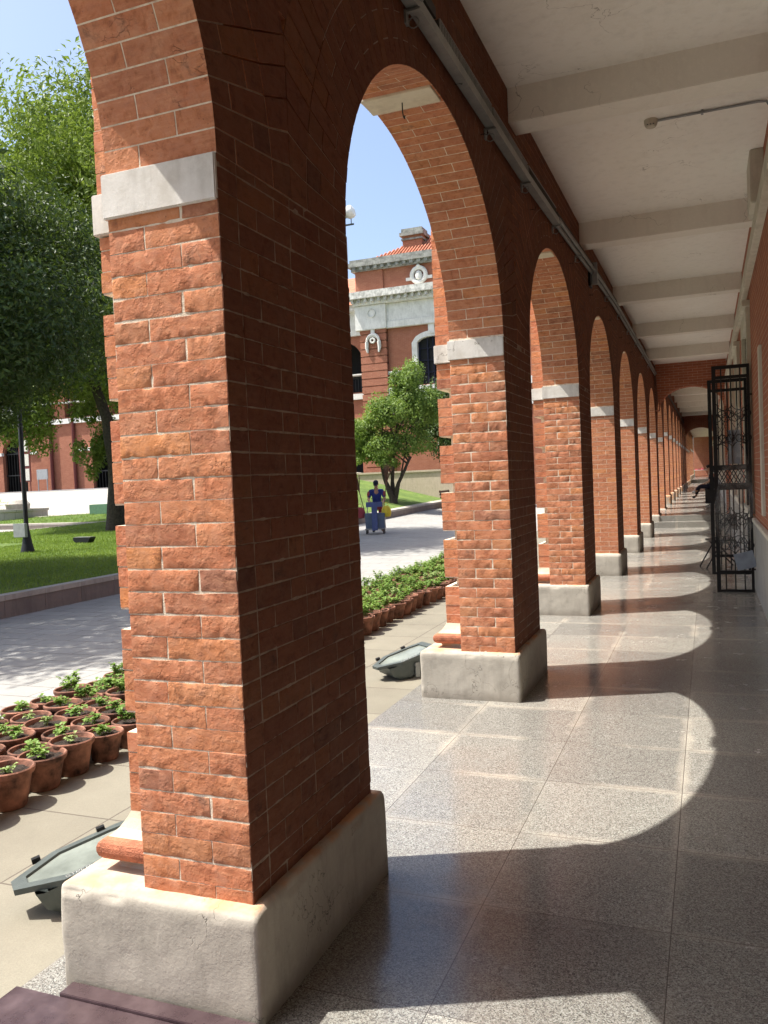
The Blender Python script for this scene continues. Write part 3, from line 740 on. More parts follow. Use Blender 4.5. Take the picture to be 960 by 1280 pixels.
# grass blades
def blades(name, fn, xr, yr, n, hgt, off, minmax=(.03, .06)):
    P = np.stack([RNG.uniform(*xr, n), RNG.uniform(*yr, n)], 1); P = P[[fn(Vector(p)) for p in P]]; n = len(P)
    z = np.array([H(x, y)+off for x, y in P]); a = RNG.uniform(0, 6.28, n); h_ = RNG.uniform(*minmax, n); w = RNG.uniform(.004, .009, n)
    dx, dy = np.cos(a)*w, np.sin(a)*w; lx, ly = RNG.normal(0, .3, n)*h_, RNG.normal(0, .3, n)*h_
    V = np.stack([np.stack([P[:, 0]-dx, P[:, 1]-dy, z], 1), np.stack([P[:, 0]+dx, P[:, 1]+dy, z], 1), np.stack([P[:, 0]+lx, P[:, 1]+ly, z+h_], 1)], 1).reshape(-1, 3)
    o = link(name, mesh_np(name, V, np.arange(3*n).reshape(-1, 3), BLADE)); return tag(o, kind='stuff')
blades('grass', in1, (-17, -8), (5.2, 17), 90000, .05, .285)
blades('grass', in1, (-27, -12), (16.5, 25.5), 60000, .05, .285, (.05, .09))
blades('grass', in2, (-40, -19), (22, 31), 50000, .05, .20, (.05, .10))
# ------------------------------------------------------------------ far buildings
FB = make_wallbrick('far_brick', c1=(0.361, 0.142, 0.086), c2=(0.292, 0.103, 0.065), mo=(0.396, 0.258, 0.189))
fb = empty('brick_hall', (0, 44, 0), label='two storey red brick hall with white cornice and orange tiled roof across the courtyard', cat='building')
def fbx(name, x0, x1, y0, y1, z0, z1, m, parent=fb, bevel=0): return MB().box(x0, x1, y0, y1, z0, z1).build(name, m, parent, bevel=bevel)
# (child coordinates relative to the empty at y=44)
# pavilion
def archwall(mb, x0, x1, z0, z1, holes, y0, y1, n=14):
    """wall panel in x-z with round-arched holes (cx, halfwidth, sill, spring)"""
    holes = sorted(holes); cur = x0
    for cx, hw, sill, spr in holes:
        mb.box(cur, cx-hw, y0, y1, z0, z1)
        if sill > z0: mb.box(cx-hw, cx+hw, y0, y1, z0, sill)
        pts = [(cx-hw*math.cos(math.pi*i/n), spr+hw*math.sin(math.pi*i/n)) for i in range(n+1)]
        for i in range(n):
            (a, za), (b, zb) = pts[i], pts[i+1]
            v = [(a, y0, za), (b, y0, zb), (b, y0, z1), (a, y0, z1), (a, y1, za), (b, y1, zb), (b, y1, z1), (a, y1, z1)]
            mb.add(v, [(0, 1, 2, 3), (7, 6, 5, 4), (0, 4, 5, 1)])
        cur = cx+hw
    mb.box(cur, x1, y0, y1, z0, z1)
w = MB(); w.box(-16.1, -14.3, 0, .4, -1, 10.65); w.box(-14.3, -11.9, 0, .4, -1, 7.2); w.box(-14.3, -12.4, 0, .4, 9.95, 10.65); w.box(-12.4, -11.9, 0, .4, 7.2, 10.65); w.box(-11.9, -6, 0, .4, -1, 10.65)
w.box(-16.1, -15.9, .4, 2.0, -1, 10.65); w.build('pavilion_wall', FB, fb)
rp = MB()
z = -1.0
while z < 10.6:
    rp.box(-17.80, -16.14, -.22, .5, z, min(z+.375, 10.65)); rp.box(-17.74, -16.20, -.16, .5, min(z+.375, 10.6), min(z+.44, 10.65)); z += .44
rp.build('rusticated_pilaster', FB, fb)
fbx('attic', -17.9, -6, -.1, .6, 12.85, 14.15, FB); fbx('attic_pier', -17.95, -16.2, -.2, .5, 12.86, 14.14, FB)
en = MB(); en.box(-17.95, -6, -.26, .5, 10.65, 11.05); en.box(-17.9, -6, -.2, .5, 11.05, 12.1); en.box(-18.02, -16.05, -.36, .5, 10.66, 12.09); en.box(-18.1, -6, -.5, .5, 12.1, 12.45)
en.build('white_entablature', WSTONE, fb, bevel=.02)
md = MB(); md.box(-18.35, -6, -.85, .5, 12.45, 12.85); x = -18.1
while x < -6: md.box(x, x+.16, -.72, -.45, 12.22, 12.452); x += .42
md.build('main_cornice', CORN, fb)
tc = MB(); tc.box(-18.15, -6, -.35, .6, 14.15, 14.38); tc.box(-18.3, -6, -.55, .6, 14.38, 14.62); tc.box(-18.2, -6, -.4, .6, 14.62, 14.82)
x = -18.0
while x < -6: tc.box(x, x+.2, -.5, -.3, 14.2, 14.385); x += .45
tc.build('attic_cornice', STONEC, fb)
rf = MB(); rf.add([(-17.2, .0, 14.75), (-5, .0, 14.75), (-9, 6, 18.6), (-10.2, 6, 18.6), (-17.2, 12, 14.75), (-5, 12, 14.75)], [(0, 1, 2, 3), (0, 3, 4), (1, 5, 2), (3, 2, 5, 4)])
x = -17
for i in range(54):
    pass
rfo = rf.build('roof', None or TILE, fb)
rb = MB()
for i in range(60):
    xx = -16.9+i*.2; zt = 14.78+(min(xx+17.2, 7.0))*.55; yy = (zt-14.75)/3.85*6
    if zt > 18.5: zt = 18.5; yy = 5.85
    rb.tube([(xx, .0, 14.80), (xx, yy, zt+.03)], .06, 5)
rb.build('roof_tile_ridges', TILE, rfo)
ch = MB(); ch.box(-15.35, -14.15, 1.2, 2.2, 14.8, 16.25); ch.build('chimney', FB, fb); cc = MB(); cc.box(-15.5, -14.0, 1.05, 2.35, 16.25, 16.45); cc.box(-15.4, -14.1, 1.15, 2.25, 16.45, 16.68); cc.box(-15.42, -14.08, 1.13, 2.27, 16.0, 16.1); cc.build('chimney_cap', STONEC, fb)
# wreath medallion on the attic, swag on the pilaster, roundel on the frieze
def torus(mb, c, R0, r, n=20, m=8, a0=0, a1=2*math.pi, taper=False):
    pts = [(c[0]+R0*math.cos(a0+(a1-a0)*i/n), c[1], c[2]+R0*math.sin(a0+(a1-a0)*i/n)) for i in range(n+1)]
    rs = [r*(.6+.4*math.sin(math.pi*i/n)) if taper else r for i in range(n+1)]
    mb.tube(pts, rs, m)
wm = MB(); torus(wm, (-13.95, -.2, 13.5), .42, .13)
for i in range(14):
    a = i/14*6.283; wm.lathe([(.001, -.08), (.07, -.04), (.08, 0), (.07, .05), (.001, .08)], 7, (-13.95+.44*math.cos(a), -.26, 13.5+.44*math.sin(a)))
wm.lathe([(.001, -.3), (.2, -.2), (.24, 0), (.16, .22), (.001, .3)], 12, (-13.95, -.18, 13.48)); wm.lathe([(.001, -.14), (.13, -.05), (.14, .03), (.001, .16)], 10, (-13.95, -.24, 14.0))
wm.box(-14.75, -14.4, -.2, -.05, 13.25, 13.42); wm.box(-13.5, -13.15, -.2, -.05, 13.25, 13.42)
wm.build('wreath_medallion', WSTONE, fb, smooth=True)
sw = MB(); torus(sw, (-16.95, -.3, 9.95), .38, .12, 16, 8, .0, math.pi, True)
sw.tube([(-17.33, -.3, 9.95), (-17.36, -.3, 9.6), (-17.3, -.3, 9.3)], [.12, .11, .05], 8); sw.tube([(-16.57, -.3, 9.95), (-16.54, -.3, 9.6), (-16.6, -.3, 9.3)], [.12, .11, .05], 8)
torus(sw, (-16.95, -.34, 10.0), .13, .06); sw.box(-17.07, -16.83, -.3, -.2, 10.2, 10.66); sw.build('swag_relief', WSTONE, fb, smooth=True)
rd = MB(); torus(rd, (-16.95, -.38, 11.6), .24, .035); rd.build('frieze_roundel', WSTONE, fb)
# window
ws = MB(); n = 10
def segarch(mb, cx, hw, t, z0, spring, rise, y0, y1):
    mb.box(cx-hw-t, cx-hw, y0, y1, z0, spring); mb.box(cx+hw, cx+hw+t, y0, y1, z0, spring)
    for i in range(n):
        a, b = i/n, (i+1)/n
        f = lambda u, e: (cx-(hw+e)+2*(hw+e)*u, spring+(rise+e)*(1-(2*u-1)**2)**.6 if e else spring+rise*(1-(2*u-1)**2)**.6)
        p = [f(a, 0), f(b, 0), f(b, t), f(a, t)]
        mb.prism(p, y0, y1, 1)
segarch(ws, -13.35, .92, .32, 7.2, 9.65, .3, -.12, .2); ws.box(-13.53, -13.17, -.16, .2, 10.1, 10.66); ws.build('window_surround', WSTONE, fb)
wi = MB(); wi.box(-14.29, -11.92, .22, .26, 7.2, 10.0); wf = wi.build('window', DARK, fb)
wg = MB(); 
for xx in (-14.22, -13.7, -13.35, -13.0, -12.48): wg.box(xx-.04, xx+.04, .12, .2, 7.2, 9.95)
for zz in (7.9, 8.6, 9.3): wg.box(-14.2, -12.42, .13, .19, zz-.03, zz+.03)
wg.build('window_frame', NAVY, wf); fbx('string_course', -16.12, -14.9, -.14, .2, 7.93, 8.12, WSTONE); fbx('sill_band', -16.12, -6, -.18, .2, 6.75, 7.15, WSTONE); fbx('string_course', -16.12, -6, -.12, .2, 5.6, 5.9, WSTONE)
# wing (set back) stretching to the left
wg = MB(); ups = [(-19.6-i*8.3/2, 1.35, 7.2, 9.0) for i in range(10)]
archwall(wg, -62, -18.0, 7.0, 10.65, ups, 1.2, 1.6)
dn_ = [(-19.7, 1.15, 1.0, 4.6), (-24.0, 1.15, 1.0, 4.6), (-28.0, 1.15, 2.0, 4.6), (-32.2, 1.15, 2.0, 4.7), (-38.3, 1.15, 2.0, 4.85), (-46.65, 1.15, 2.0, 4.85), (-55, 1.15, 2.0, 4.85)]
archwall(wg, -62, -18.0, -1.0, 7.0, dn_, 1.2, 1.6); wg.build('wing_wall', FB, fb)
fbx('wing_interior', -62, -18, 3.2, 3.6, -1, 12.4, DARK); fbx('wing_floor', -62, -18, 1.6, 3.2, 6.7, 6.9, DARK)
wt = MB(); wt.box(-62, -18.02, 1.02, 1.5, 6.75, 7.1); wt.box(-62, -18.02, 1.0, 1.5, 10.65, 12.1); wt.box(-62, -18.02, .5, 1.5, 12.1, 12.45); wt.box(-62, -18.02, .8, 1.5, 8.2, 8.28)
for c_, hw in [(-42.3, 3.2)]: pass
last = -18.1
for cx, hw, *_ in dn_:
    wt.box(cx+hw-.02, min(cx+hw+1.1, last), 1.08, 1.3, 4.72, 4.95); wt.box(cx-hw-1.1, cx-hw+.02, 1.08, 1.3, 4.72, 4.95); last = cx-hw-1.2
wt.build('wing_white_bands', WSTONE, fb)
wr = MB(); wr.add([(-63, .3, 12.4), (-17.8, .3, 12.4), (-17.8, 6.5, 15.6), (-63, 6.5, 15.6), (-17.8, 12, 12.4), (-63, 12, 12.4)], [(0, 1, 2, 3), (3, 2, 4, 5)]); 
wr.build('wing_roof', TILE, fb)
for xx in (-43.0, -40.9, -34.5, -51): MB().tube([(xx, 1.05, 2.0), (xx, 1.05, 10.6)], .13, 8).build('downpipe', SHUT, fb)
# balcony rail in the loggia and gate leaves in the ground arches
bl = MB()
for i in range(16): bl.box(-21+i*.19, -20.97+i*.19, 1.35, 1.38, 7.1, 8.05)
bl.box(-21, -18.05, 1.33, 1.4, 8.05, 8.12); bl.build('balcony_rail', IRON, fb)
for cx in (-38.3, -46.65):
    gt = MB()
    for i in range(9): gt.box(cx-1.1+i*.27, cx-1.07+i*.27, 1.45, 1.48, 2.0, 3.3 if cx > -40 else 5.2)
    gt.box(cx-1.12, cx+1.12, 1.44, 1.49, 3.2, 3.28); 
    if cx < -40:
        gt.box(cx-1.12, cx+1.12, 1.44, 1.49, 4.8, 4.88)
        for a in range(7):
            an = math.pi*a/6; gt.tube([(cx, 1.46, 4.85), (cx+1.1*math.cos(an), 1.46, 4.85+1.1*math.sin(an))], .025, 4)
        torus(gt, (cx, 1.46, 4.9), .55, .025, 14, 4, 0, math.pi)
    gt.build('iron_grille', IRON, fb)
tag(terrain('plaza_shade_strip', -20, -75, 40.8, 46, .014, make_plaster('painted_shade_grey', (.17, .17, .175), (.11, .11, .11), .6, crack=False), 60, 8), kind='structure')  # dark sheet that paints the strip of shade in front of the hall
# notice boards on posts before the wing
def board(x, y, z0, w_, h_, lab, panels, mm=SHUT):
    t = empty('notice_board', (x, y, 1.98), label=lab, cat='sign')
    MB().tube([(-w_/2+.08, 0, 0), (-w_/2+.08, 0, z0+h_)], .035, 6).tube([(w_/2-.08, 0, 0), (w_/2-.08, 0, z0+h_)], .035, 6).build('post', mm, t)
    MB().box(-w_/2, w_/2, -.03, .03, z0, z0+h_).build('board_panel', mm, t)
    if panels:
        hh = h_/panels
        for i in range(panels): MB().box(-w_/2+.1, w_/2-.1, -.045, -.031, z0+i*hh+.1, z0+(i+1)*hh-.1).build('notice', PAPER, t)
board(-43.9, 43.4, .7, 1.0, 3.1, 'tall dark red notice board with three pale sheets by the arched gate', 3)
board(-41.6, 42.6, .8, .95, .7, 'small dark notice board on two thin posts between the red downpipes', 0, GRAYB)

# ------------------------------------------------------------------ trees
def leaves(n, cen, rad, size, shell=.35, lobes=26, lr=(.28, .45), seed=0, droop=.3, aspect=.42, squash=1, low=.0):
    rg = np.random.default_rng(seed); C = []
    for i in range(lobes):
        v = rg.normal(size=3); v /= np.linalg.norm(v); rr = rg.uniform(.45, .92)
        C.append(v*rr)
    C = np.array(C); lrad = rg.uniform(*lr, lobes)
    wt_ = lrad**2; wt_ /= wt_.sum(); idx = rg.choice(lobes, n, p=wt_)
    v = rg.normal(size=(n, 3)); v /= np.linalg.norm(v, axis=1, keepdims=True); rr = rg.uniform(shell, 1.0, n)**.6*rg.uniform(.85, 1.12, n)
    P = C[idx]+v*(lrad[idx]*rr)[:, None]*(1+.25*vnoise(v*1.0, 3, seed))[:, None]
    P = P*np.array(rad)+np.array(cen)
    keep = vnoise(P, 1.1/ (size*9), seed+9) > -.78; P = P[keep]; v = v[keep]; n = len(P)
    # orientation
    nrm = v*.7+rg.normal(size=(n, 3))*.55; nrm[:, 2] += .35; nrm /= np.linalg.norm(nrm, axis=1, keepdims=True)
    t = rg.normal(size=(n, 3)); t[:, 2] -= droop*2; t -= nrm*(t*nrm).sum(1, keepdims=True); t /= np.linalg.norm(t, axis=1, keepdims=True)
    b = np.cross(nrm, t); L = size*rg.uniform(.7, 1.35, n)[:, None]; W = L*aspect
    V = np.stack([P-t*L*.5, P+b*W*.5+nrm*L*.06, P+t*L*.5-nrm*L*.1, P-b*W*.5+nrm*L*.06], 1).reshape(-1, 3)
    return V, C*np.array(rad)*.8+np.array(cen)
def tree(name, base, trunk, r0, crowns, leafm, label, group=None, seed=0, cat='tree', limbs=9):
    t = empty(name, base, label=label, cat=cat, group=group); rnd = random.Random(seed)
    allV = []; targets = []
    for c in crowns:
        V, C_ = leaves(seed=seed+len(allV), **c); allV.append(V); targets += [Vector(x) for x in C_]
    V = np.concatenate(allV); F = np.arange(len(V)).reshape(-1, 4)
    lm = mesh_np('crown', V, F, leafm); link('crown', lm, t)
    tb = MB(); 
    for tr in (trunk if isinstance(trunk[0][0], (list, tuple)) else [trunk]):
        N_ = len(tr); rs = [r0*(1-.55*i/(N_-1)) for i in range(N_)]; rs[0] *= 1.5
        # resample trunk smoothly with wobble
        pts = []; rr = []
        for i in range(N_-1):
            for k in range(4):
                u = k/4; p = Vector(tr[i]).lerp(Vector(tr[i+1]), u); p += Vector((rnd.uniform(-1, 1), rnd.uniform(-1, 1), 0))*r0*.12; pts.append(p); rr.append((rs[i]*(1-u)+rs[i+1]*u) if i or k > 0 else rs[0])
        pts.append(Vector(tr[-1])); rr.append(rs[-1]); tb.tube(pts, rr, 10)
        top = Vector(tr[-1])
        for q in rnd.sample(targets, min(limbs, len(targets))):
            st = Vector(tr[-2]).lerp(top, rnd.uniform(.1, 1)); mid = st.lerp(q, .5)+Vector((rnd.uniform(-.4, .4), rnd.uniform(-.4, .4), rnd.uniform(.0, .5)))*.6
            tb.tube([st, st.lerp(mid, .5)+Vector((0, 0, .1)), mid, q], [r0*.42, r0*.33, r0*.24, r0*.07], 6)
            e = mid.lerp(q, .3)+Vector((rnd.uniform(-1, 1), rnd.uniform(-1, 1), rnd.uniform(-.3, .8))); tb.tube([mid, e], [r0*.16, r0*.05], 5)
    tb.build('trunk', BARK, t, smooth=True)
    return t
# A: tall tree in the lawn, trunk beside first pier
tree('camphor_tree', (-18.2, 21.6, .3), [(0, 0, 0), (.05, 0, 1.8), (-.35, .2, 3.9), (-1.4, .4, 6.6), (-2.2, .8, 9)], .27,
     [dict(n=180000, cen=(-2.8, 1.4, 9.9), rad=(5.3, 5.0, 5.5), size=.20, lobes=34, lr=(.22, .40)), dict(n=16000, cen=(-1.4, .5, 6.2), rad=(4.6, 4.0, 1.8), size=.16, lobes=16), dict(n=9000, cen=(-3.1, -1.2, 4.9), rad=(2.0, 1.6, 1.9), size=.15, lobes=12), dict(n=2600, cen=(-.9, -.2, 3.6), rad=(.9, .9, 1.5), size=.15, lobes=7)],
     LEAFL, 'tall light green leafy tree whose dark forked trunk leans beside the near pier', seed=3, limbs=14)
tree('camphor_tree', (-12.6, 7.6, .3), [(0, 0, 0), (.1, 0, 1.6), (.0, .1, 3.0), (.3, .3, 5.0)], .22,
     [dict(n=120000, cen=(.9, .9, 4.7), rad=(4.1, 4.4, 2.7), size=.105, lobes=44, lr=(.25, .42))], LEAFD, 'dark dense tree overhanging the lamp post at the left edge', seed=11)
tree('camphor_tree', (-12.2, 16.0, .3), [(0, 0, 0), (.1, 0, 1.8), (.2, .1, 3.4), (.4, .3, 6.0)], .24,
     [dict(n=80000, cen=(-.6, 1.8, 8.9), rad=(4.4, 5.2, 3.5), size=.16, lobes=44)], LEAFL, 'leafy tree on the lawn mostly hidden behind the first brick pier', seed=21)
tree('camphor_tree', (-12.3, 3.8, .3), [(0, 0, 0), (.1, 0, 1.8), (.2, .1, 3.4), (.1, .3, 6.0)], .24,
     [dict(n=60000, cen=(.3, .5, 7.2), rad=(4.7, 4.8, 3.2), size=.16, lobes=34)], LEAFD, 'broad dark tree just outside the left edge, shading the grey path', seed=51)
# small multi-stem tree by the pavilion
tree('small_tree', (-12.4, 34.0, .55), [[(0, 0, 0), (.3, 0, 1.0), (.9, .2, 2.2)], [(-.05, .1, 0), (-.05, .1, 1.1), (.1, .1, 2.6)], [(.1, -.1, 0), (-.35, -.1, 1.2), (-.6, -.1, 2.4)]], .12,
     [dict(n=2500, cen=(-.8, -.2, 2.3), rad=(1.2, 1.2, .8), size=.13, lobes=8, aspect=.5), dict(n=11000, cen=(.1, 0, 3.5), rad=(2.1, 1.8, 1.5), size=.14, lobes=20, aspect=.5), dict(n=11000, cen=(1.35, .4, 5.3), rad=(1.5, 1.5, 1.9), size=.13, lobes=14, lr=(.22, .42), aspect=.5), dict(n=4000, cen=(-1.2, 0, 2.9), rad=(1.0, 1.0, 1.0), size=.14, lobes=8, aspect=.5)],
     LEAFM, 'bright green small tree with several thin stems in front of pavilion', seed=41, limbs=5)
tree('small_tree', (-9.9+-1.9, 40.5, .5), [(0, 0, 0), (.2, 0, 1.4), (.4, .1, 3)], .13,
     [dict(n=16000, cen=(.8, 0, 4.4), rad=(3.0, 2.0, 2.8), size=.17, lobes=20, aspect=.5)], LEAFD, 'darker green tree behind the black bench', seed=43, limbs=6)
# ------------------------------------------------------------------ beige low wall
lw = MB(); lw.box(-16.5, -8.5, 39.5, 39.8, .0, 2.05); lw.box(-16.55, -8.45, 39.44, 39.86, 2.05, 2.15)
tag(lw.build('low_wall', make_plaster('beige_render', (.50, .42, .32), (.36, .30, .22), .5)), 'low beige rendered wall behind the lawn with the small tree', 'wall')

# ------------------------------------------------------------------ lamp post, flood pole
lp = empty('lamp_post', (-14.3, 13.5, .29), label='black lamp post with hanging bell lantern on the shaded lawn', cat='street lamp')
MB().lathe([(.001, 0), (.17, .0), (.16, .06), (.12, .22), (.075, .5), (.055, .7), (.055, 3.9), (.03, 4.0), (.001, 4.05)], 14).build('pole', IRON, lp, smooth=True)
MB().tube([(0, 0, 3.55), (-.12, 0, 3.78), (-.30, 0, 3.86), (-.42, 0, 3.78)], .02, 8).build('arm', IRON, lp, smooth=True)
MB().lathe([(.001, .32), (.05, .3), (.07, .2), (.13, .08), (.155, 0)], 16, (-.42, 0, 3.46)).build('lamp_shade', GRAYB, lp, smooth=True)
MB().lathe([(.15, 0), (.14, -.07), (.09, -.13), (.001, -.16)], 16, (-.42, 0, 3.46)).build('lamp_globe', WHITEPL, lp, smooth=True)
MB().box(-.28, .10, -.15, -.06, .38, .72).build('control_box', GRAYB, lp, bevel=.01)
fp = empty('floodlight_pole', (-7.0, 16.0, 0), label='tall pole with round white floodlight seen against the sky beside the near pier', cat='floodlight')
MB().tube([(0, 0, 0), (0, 0, 8.4)], [.09, .06], 10).build('pole', GALV, fp, smooth=True)
MB().tube([(0, 0, 7.75), (.75, 0, 7.75)], .022, 6).tube([(.5, -.06, 7.75), (.5, -.06, 8.02)], .012, 6).tube([(.66, .06, 7.75), (.66, .06, 8.02)], .012, 6).build('arm', DGREY, fp)
Mh = Matrix.Rotation(R(72), 3, 'Y')
MB().lathe([(.001, -.12), (.07, -.12), (.09, -.05), (.09, .02)], 14, (.52, 0, 8.0), Mh).build('lamp_housing', IRON, fp, smooth=True)
MB().lathe([(.09, .0), (.14, .06), (.155, .16), (.13, .22), (.001, .26)], 16, (.54, 0, 8.0), Mh).build('lamp_head', WHITEPL, fp, smooth=True)

# ------------------------------------------------------------------ green box, lawn spot, palm planter, stone seat ring
gb = empty('green_box', (-23.6, 28.2, H(-23.6, 28.2)), 0, label='green painted utility box on the far lawn beside the tree trunk', cat='utility box')
MB().box(-1.3, .35, -.3, .5, 0, .62).build('cabinet', GREENP, gb, bevel=.015); MB().box(.37, 2.2, .0, .5, 0, .62).build('side_cabinet', flat('dark_green_paint', (.025, .05, .03), .6), gb, bevel=.015)
ls = empty('lawn_spotlight', (-15.0, 16.3, .29), label='small black spotlight sitting on the lawn', cat='spotlight')
MB().prism([(-.3, .08), (-.2, 0), (.2, 0), (.3, .16), (-.3, .16)], -.12, .12, 1).build('lamp_housing', IRON, ls); MB().box(-.28, .28, -.1, .1, .16, .175).build('glass', DREFL, ls)
pl_ = empty('planter', (-29.2, 28.0, H(-29.2, 28)), label='round pale stone planter at the edge of the plaza', cat='planter')
MB().lathe([(1.25, 0), (1.3, .05), (1.3, .42), (1.36, .46), (1.36, .56), (1.1, .56), (1.1, .4), (.001, .42)], 26).build('planter_wall', PLAZA, pl_, smooth=True)
MB().lathe([(.5, .45), (.55, .8), (.4, .98), (.001, 1.0)], 16, (.2, -.2, 0)).build('stone_mound', KERBM, pl_, smooth=True)
pm = empty('sago_palm', (-29.75, 26.9, H(-29.75, 26.9)+.2), label='sago palm with stiff arching fronds beside the round planter', cat='palm')
MB().tube([(0, 0, 0), (0, 0, .55)], [.2, .16], 10).build('trunk', BARK, pm, smooth=True)
fv = []; rg = random.Random(5)
for i in range(34):
    a = rg.uniform(0, 6.28); el = rg.uniform(.1, 1.25); L = rg.uniform(1.0, 1.45); d = Vector((math.cos(a)*math.cos(el), math.sin(a)*math.cos(el), math.sin(el)))
    s_ = Vector((-math.sin(a), math.cos(a), 0)); pv = None
    for k in range(14):
        u = k/13; p = Vector((0, 0, .55))+d*L*u+Vector((0, 0, -.5*u*u*L)); w_ = .22*math.sin(math.pi*min(1, u*1.0+.12))
        for sg in (-1, 1):
            tip = p+s_*sg*w_+d*.1; fv += [p-d*.012, p+d*.012, tip+d*.006, tip-d*.006]
link('fronds', mesh_np('fronds', [tuple(p) for p in fv], np.arange(len(fv)).reshape(-1, 4), LEAFM), pm)

# ------------------------------------------------------------------ bench
bn = empty('park_bench', (-10.75, 37.6, 0), R(90), label='dark park bench facing the path at the lawn kerb', cat='bench')
bn.location.z = H(-10.9, 37.6)
MB().box(-.85, .85, -.25, -.14, .43, .47).box(-.85, .85, -.11, 0, .43, .47).box(-.85, .85, .03, .14, .43, .47).build('seat', WOOD, bn, bevel=.006)
MB().box(-.85, .85, .20, .23, .52, .62).box(-.85, .85, .22, .25, .66, .76).box(-.85, .85, .24, .27, .80, .90).build('backrest', WOOD, bn, bevel=.006)
for sx in (-.7, .7):
    MB().tube([(sx, -.22, 0), (sx, -.2, .43), (sx, .14, .42), (sx, .27, .92)], .022, 6).tube([(sx, .24, 0), (sx, .1, .42)], .022, 6).tube([(sx, -.2, .43), (sx, -.22, .64), (sx, .2, .66)], .018, 6).build('leg', IRON, bn)

# ------------------------------------------------------------------ floodlights on the ground
def floodlight(loc, rz, lab):
    t = empty('ground_floodlight', loc, rz, label=lab, cat='floodlight', group='grey floodlights lying beside the piers')
    Mt = Matrix.Rotation(R(11), 4, 'Y').inverted()
    # body profile in x-z, extruded along y with tapered ends
    prof = [(-.25, .145), (-.22, .06), (-.15, .005), (-.04, -.02), (.09, -.005), (.18, .06), (.24, .145)]
    mb = MB(); ys = [(-.155, .86), (-.13, 1), (.13, 1), (.155, .86)]; n = len(prof); V = []
    for y, s_ in ys: V += [(px*s_, y, .145-(.145-pz)*s_) for px, pz in prof]
    F = [(i*n+k, i*n+k+1, (i+1)*n+k+1, (i+1)*n+k) for i in range(3) for k in range(n-1)]+[tuple(range(n)), tuple(range(3*n, 4*n))]
    V = [tuple(Mt @ Vector(p)) for p in V]; mb.add(V, F); mb.build('housing', DGREY, t, smooth=True)
    # flared front frame: narrow hood ends
    fr = MB(); outer = [(-.33, -.05), (-.12, -.175), (.19, -.175), (.34, -.15), (.34, .15), (.19, .175), (-.12, .175), (-.33, .05)]
    inner = [(x*.80, y*.78) for x, y in outer]; m8 = 8
    for z0, z1 in ((.146, .172),):
        V = [tuple(Mt @ Vector((x, y, z0))) for x, y in outer]+[tuple(Mt @ Vector((x, y, z1))) for x, y in outer]+[tuple(Mt @ Vector((x, y, z1))) for x, y in inner]+[tuple(Mt @ Vector((x, y, z0+.004))) for x, y in inner]
        F = []
        for i in range(8):
            j_ = (i+1) % 8; F += [(i, j_, 8+j_, 8+i), (8+i, 8+j_, 16+j_, 16+i), (16+i, 16+j_, 24+j_, 24+i), (i, 24+i, 24+j_, j_)]
        fr.add(V, F)
    fr.build('lens_frame', DGREY, t); gl = MB(); gl.add([tuple(Mt @ Vector((x, y, .160))) for x, y in inner], [tuple(range(8))]); gl.build('lens_glass', DREFL, t)
    for x, y in ((-.2, .155), (.12, .18), (.12, -.18)): MB().box(x-.02, x+.02, y-.014, y+.014, .165, .188, Mt).build('clip', IRON, t)
    br = MB(); br.tube([tuple(Mt @ Vector((.02, -.165, .10))), tuple(Mt @ Vector((.05, -.175, .09)))], .014, 8); br.box(.0, .05, -.182, -.172, -.015, .12); br.build('bracket', GALV, t, bevel=.002)
    # scratched white characters on the frame edge
    s_ = MB(); rg = random.Random(3)
    strokes = {'S': [((0, .0), (1, .0)), ((1, 0), (1, .5)), ((1, .5), (0, .5)), ((0, .5), (0, 1)), ((0, 1), (1, 1))], 'T': [((0, 1), (1, 1)), ((.5, 0), (.5, 1))], 'R': [((0, 0), (0, 1)), ((0, 1), (1, 1)), ((1, 1), (1, .5)), ((1, .5), (0, .5)), ((.3, .5), (1, 0))], 'E': [((0, 0), (0, 1)), ((0, 1), (1, 1)), ((0, .5), (.8, .5)), ((0, 0), (1, 0))], 'P': [((0, 0), (0, 1)), ((0, 1), (1, 1)), ((1, 1), (1, .5)), ((1, .5), (0, .5))], 'L': [((0, 1), (0, 0)), ((0, 0), (1, 0))], 'U': [((0, 1), (0, 0)), ((0, 0), (1, 0)), ((1, 0), (1, 1))], '2': [((0, 1), (1, 1)), ((1, 1), (1, .5)), ((1, .5), (0, .5)), ((0, .5), (0, 0)), ((0, 0), (1, 0))]}
    x = -.11
    for chh in 'STREPLU2':
        for (a, b) in strokes[chh]:
            p0 = (x+a[0]*.016, -.168+a[1]*.022); p1 = (x+b[0]*.016, -.168+b[1]*.022)
            s_.tube([tuple(Mt @ Vector((p0[0], p0[1], .1735))), tuple(Mt @ Vector((p1[0], p1[1], .1735)))], .0008, 4)
        x += .023
    s_.build('scratched_lettering', LETTER, t)
    return t
fl = [(-1.13, .47, 'nearest dark grey ground floodlight lying face up beside the first pier'), (-1.14, 4.37, 'second grey ground floodlight with metal bracket, beside the second pier'), (-1.14, 8.18, 'third grey ground floodlight, beside the third pier')]
for x, y, l in fl: floodlight((x+.05, y+.02, .025), R(52), l).scale = (.86, .86, .92)

# ------------------------------------------------------------------ metal cover plate at the foot of the near pier
cp = empty('metal_cover_plate', (0, 0, 0), label='purplish brown metal cover plate at the foot of the nearest pier', cat='floor plate')
MB().box(-.87, .35, -1.25, -.13, .001, .016).build('plate', PLATE, cp, bevel=.003)
MB().box(-.685, .06, -.13, -.064, .001, .026).build('upstand', PLATE, cp, bevel=.002)

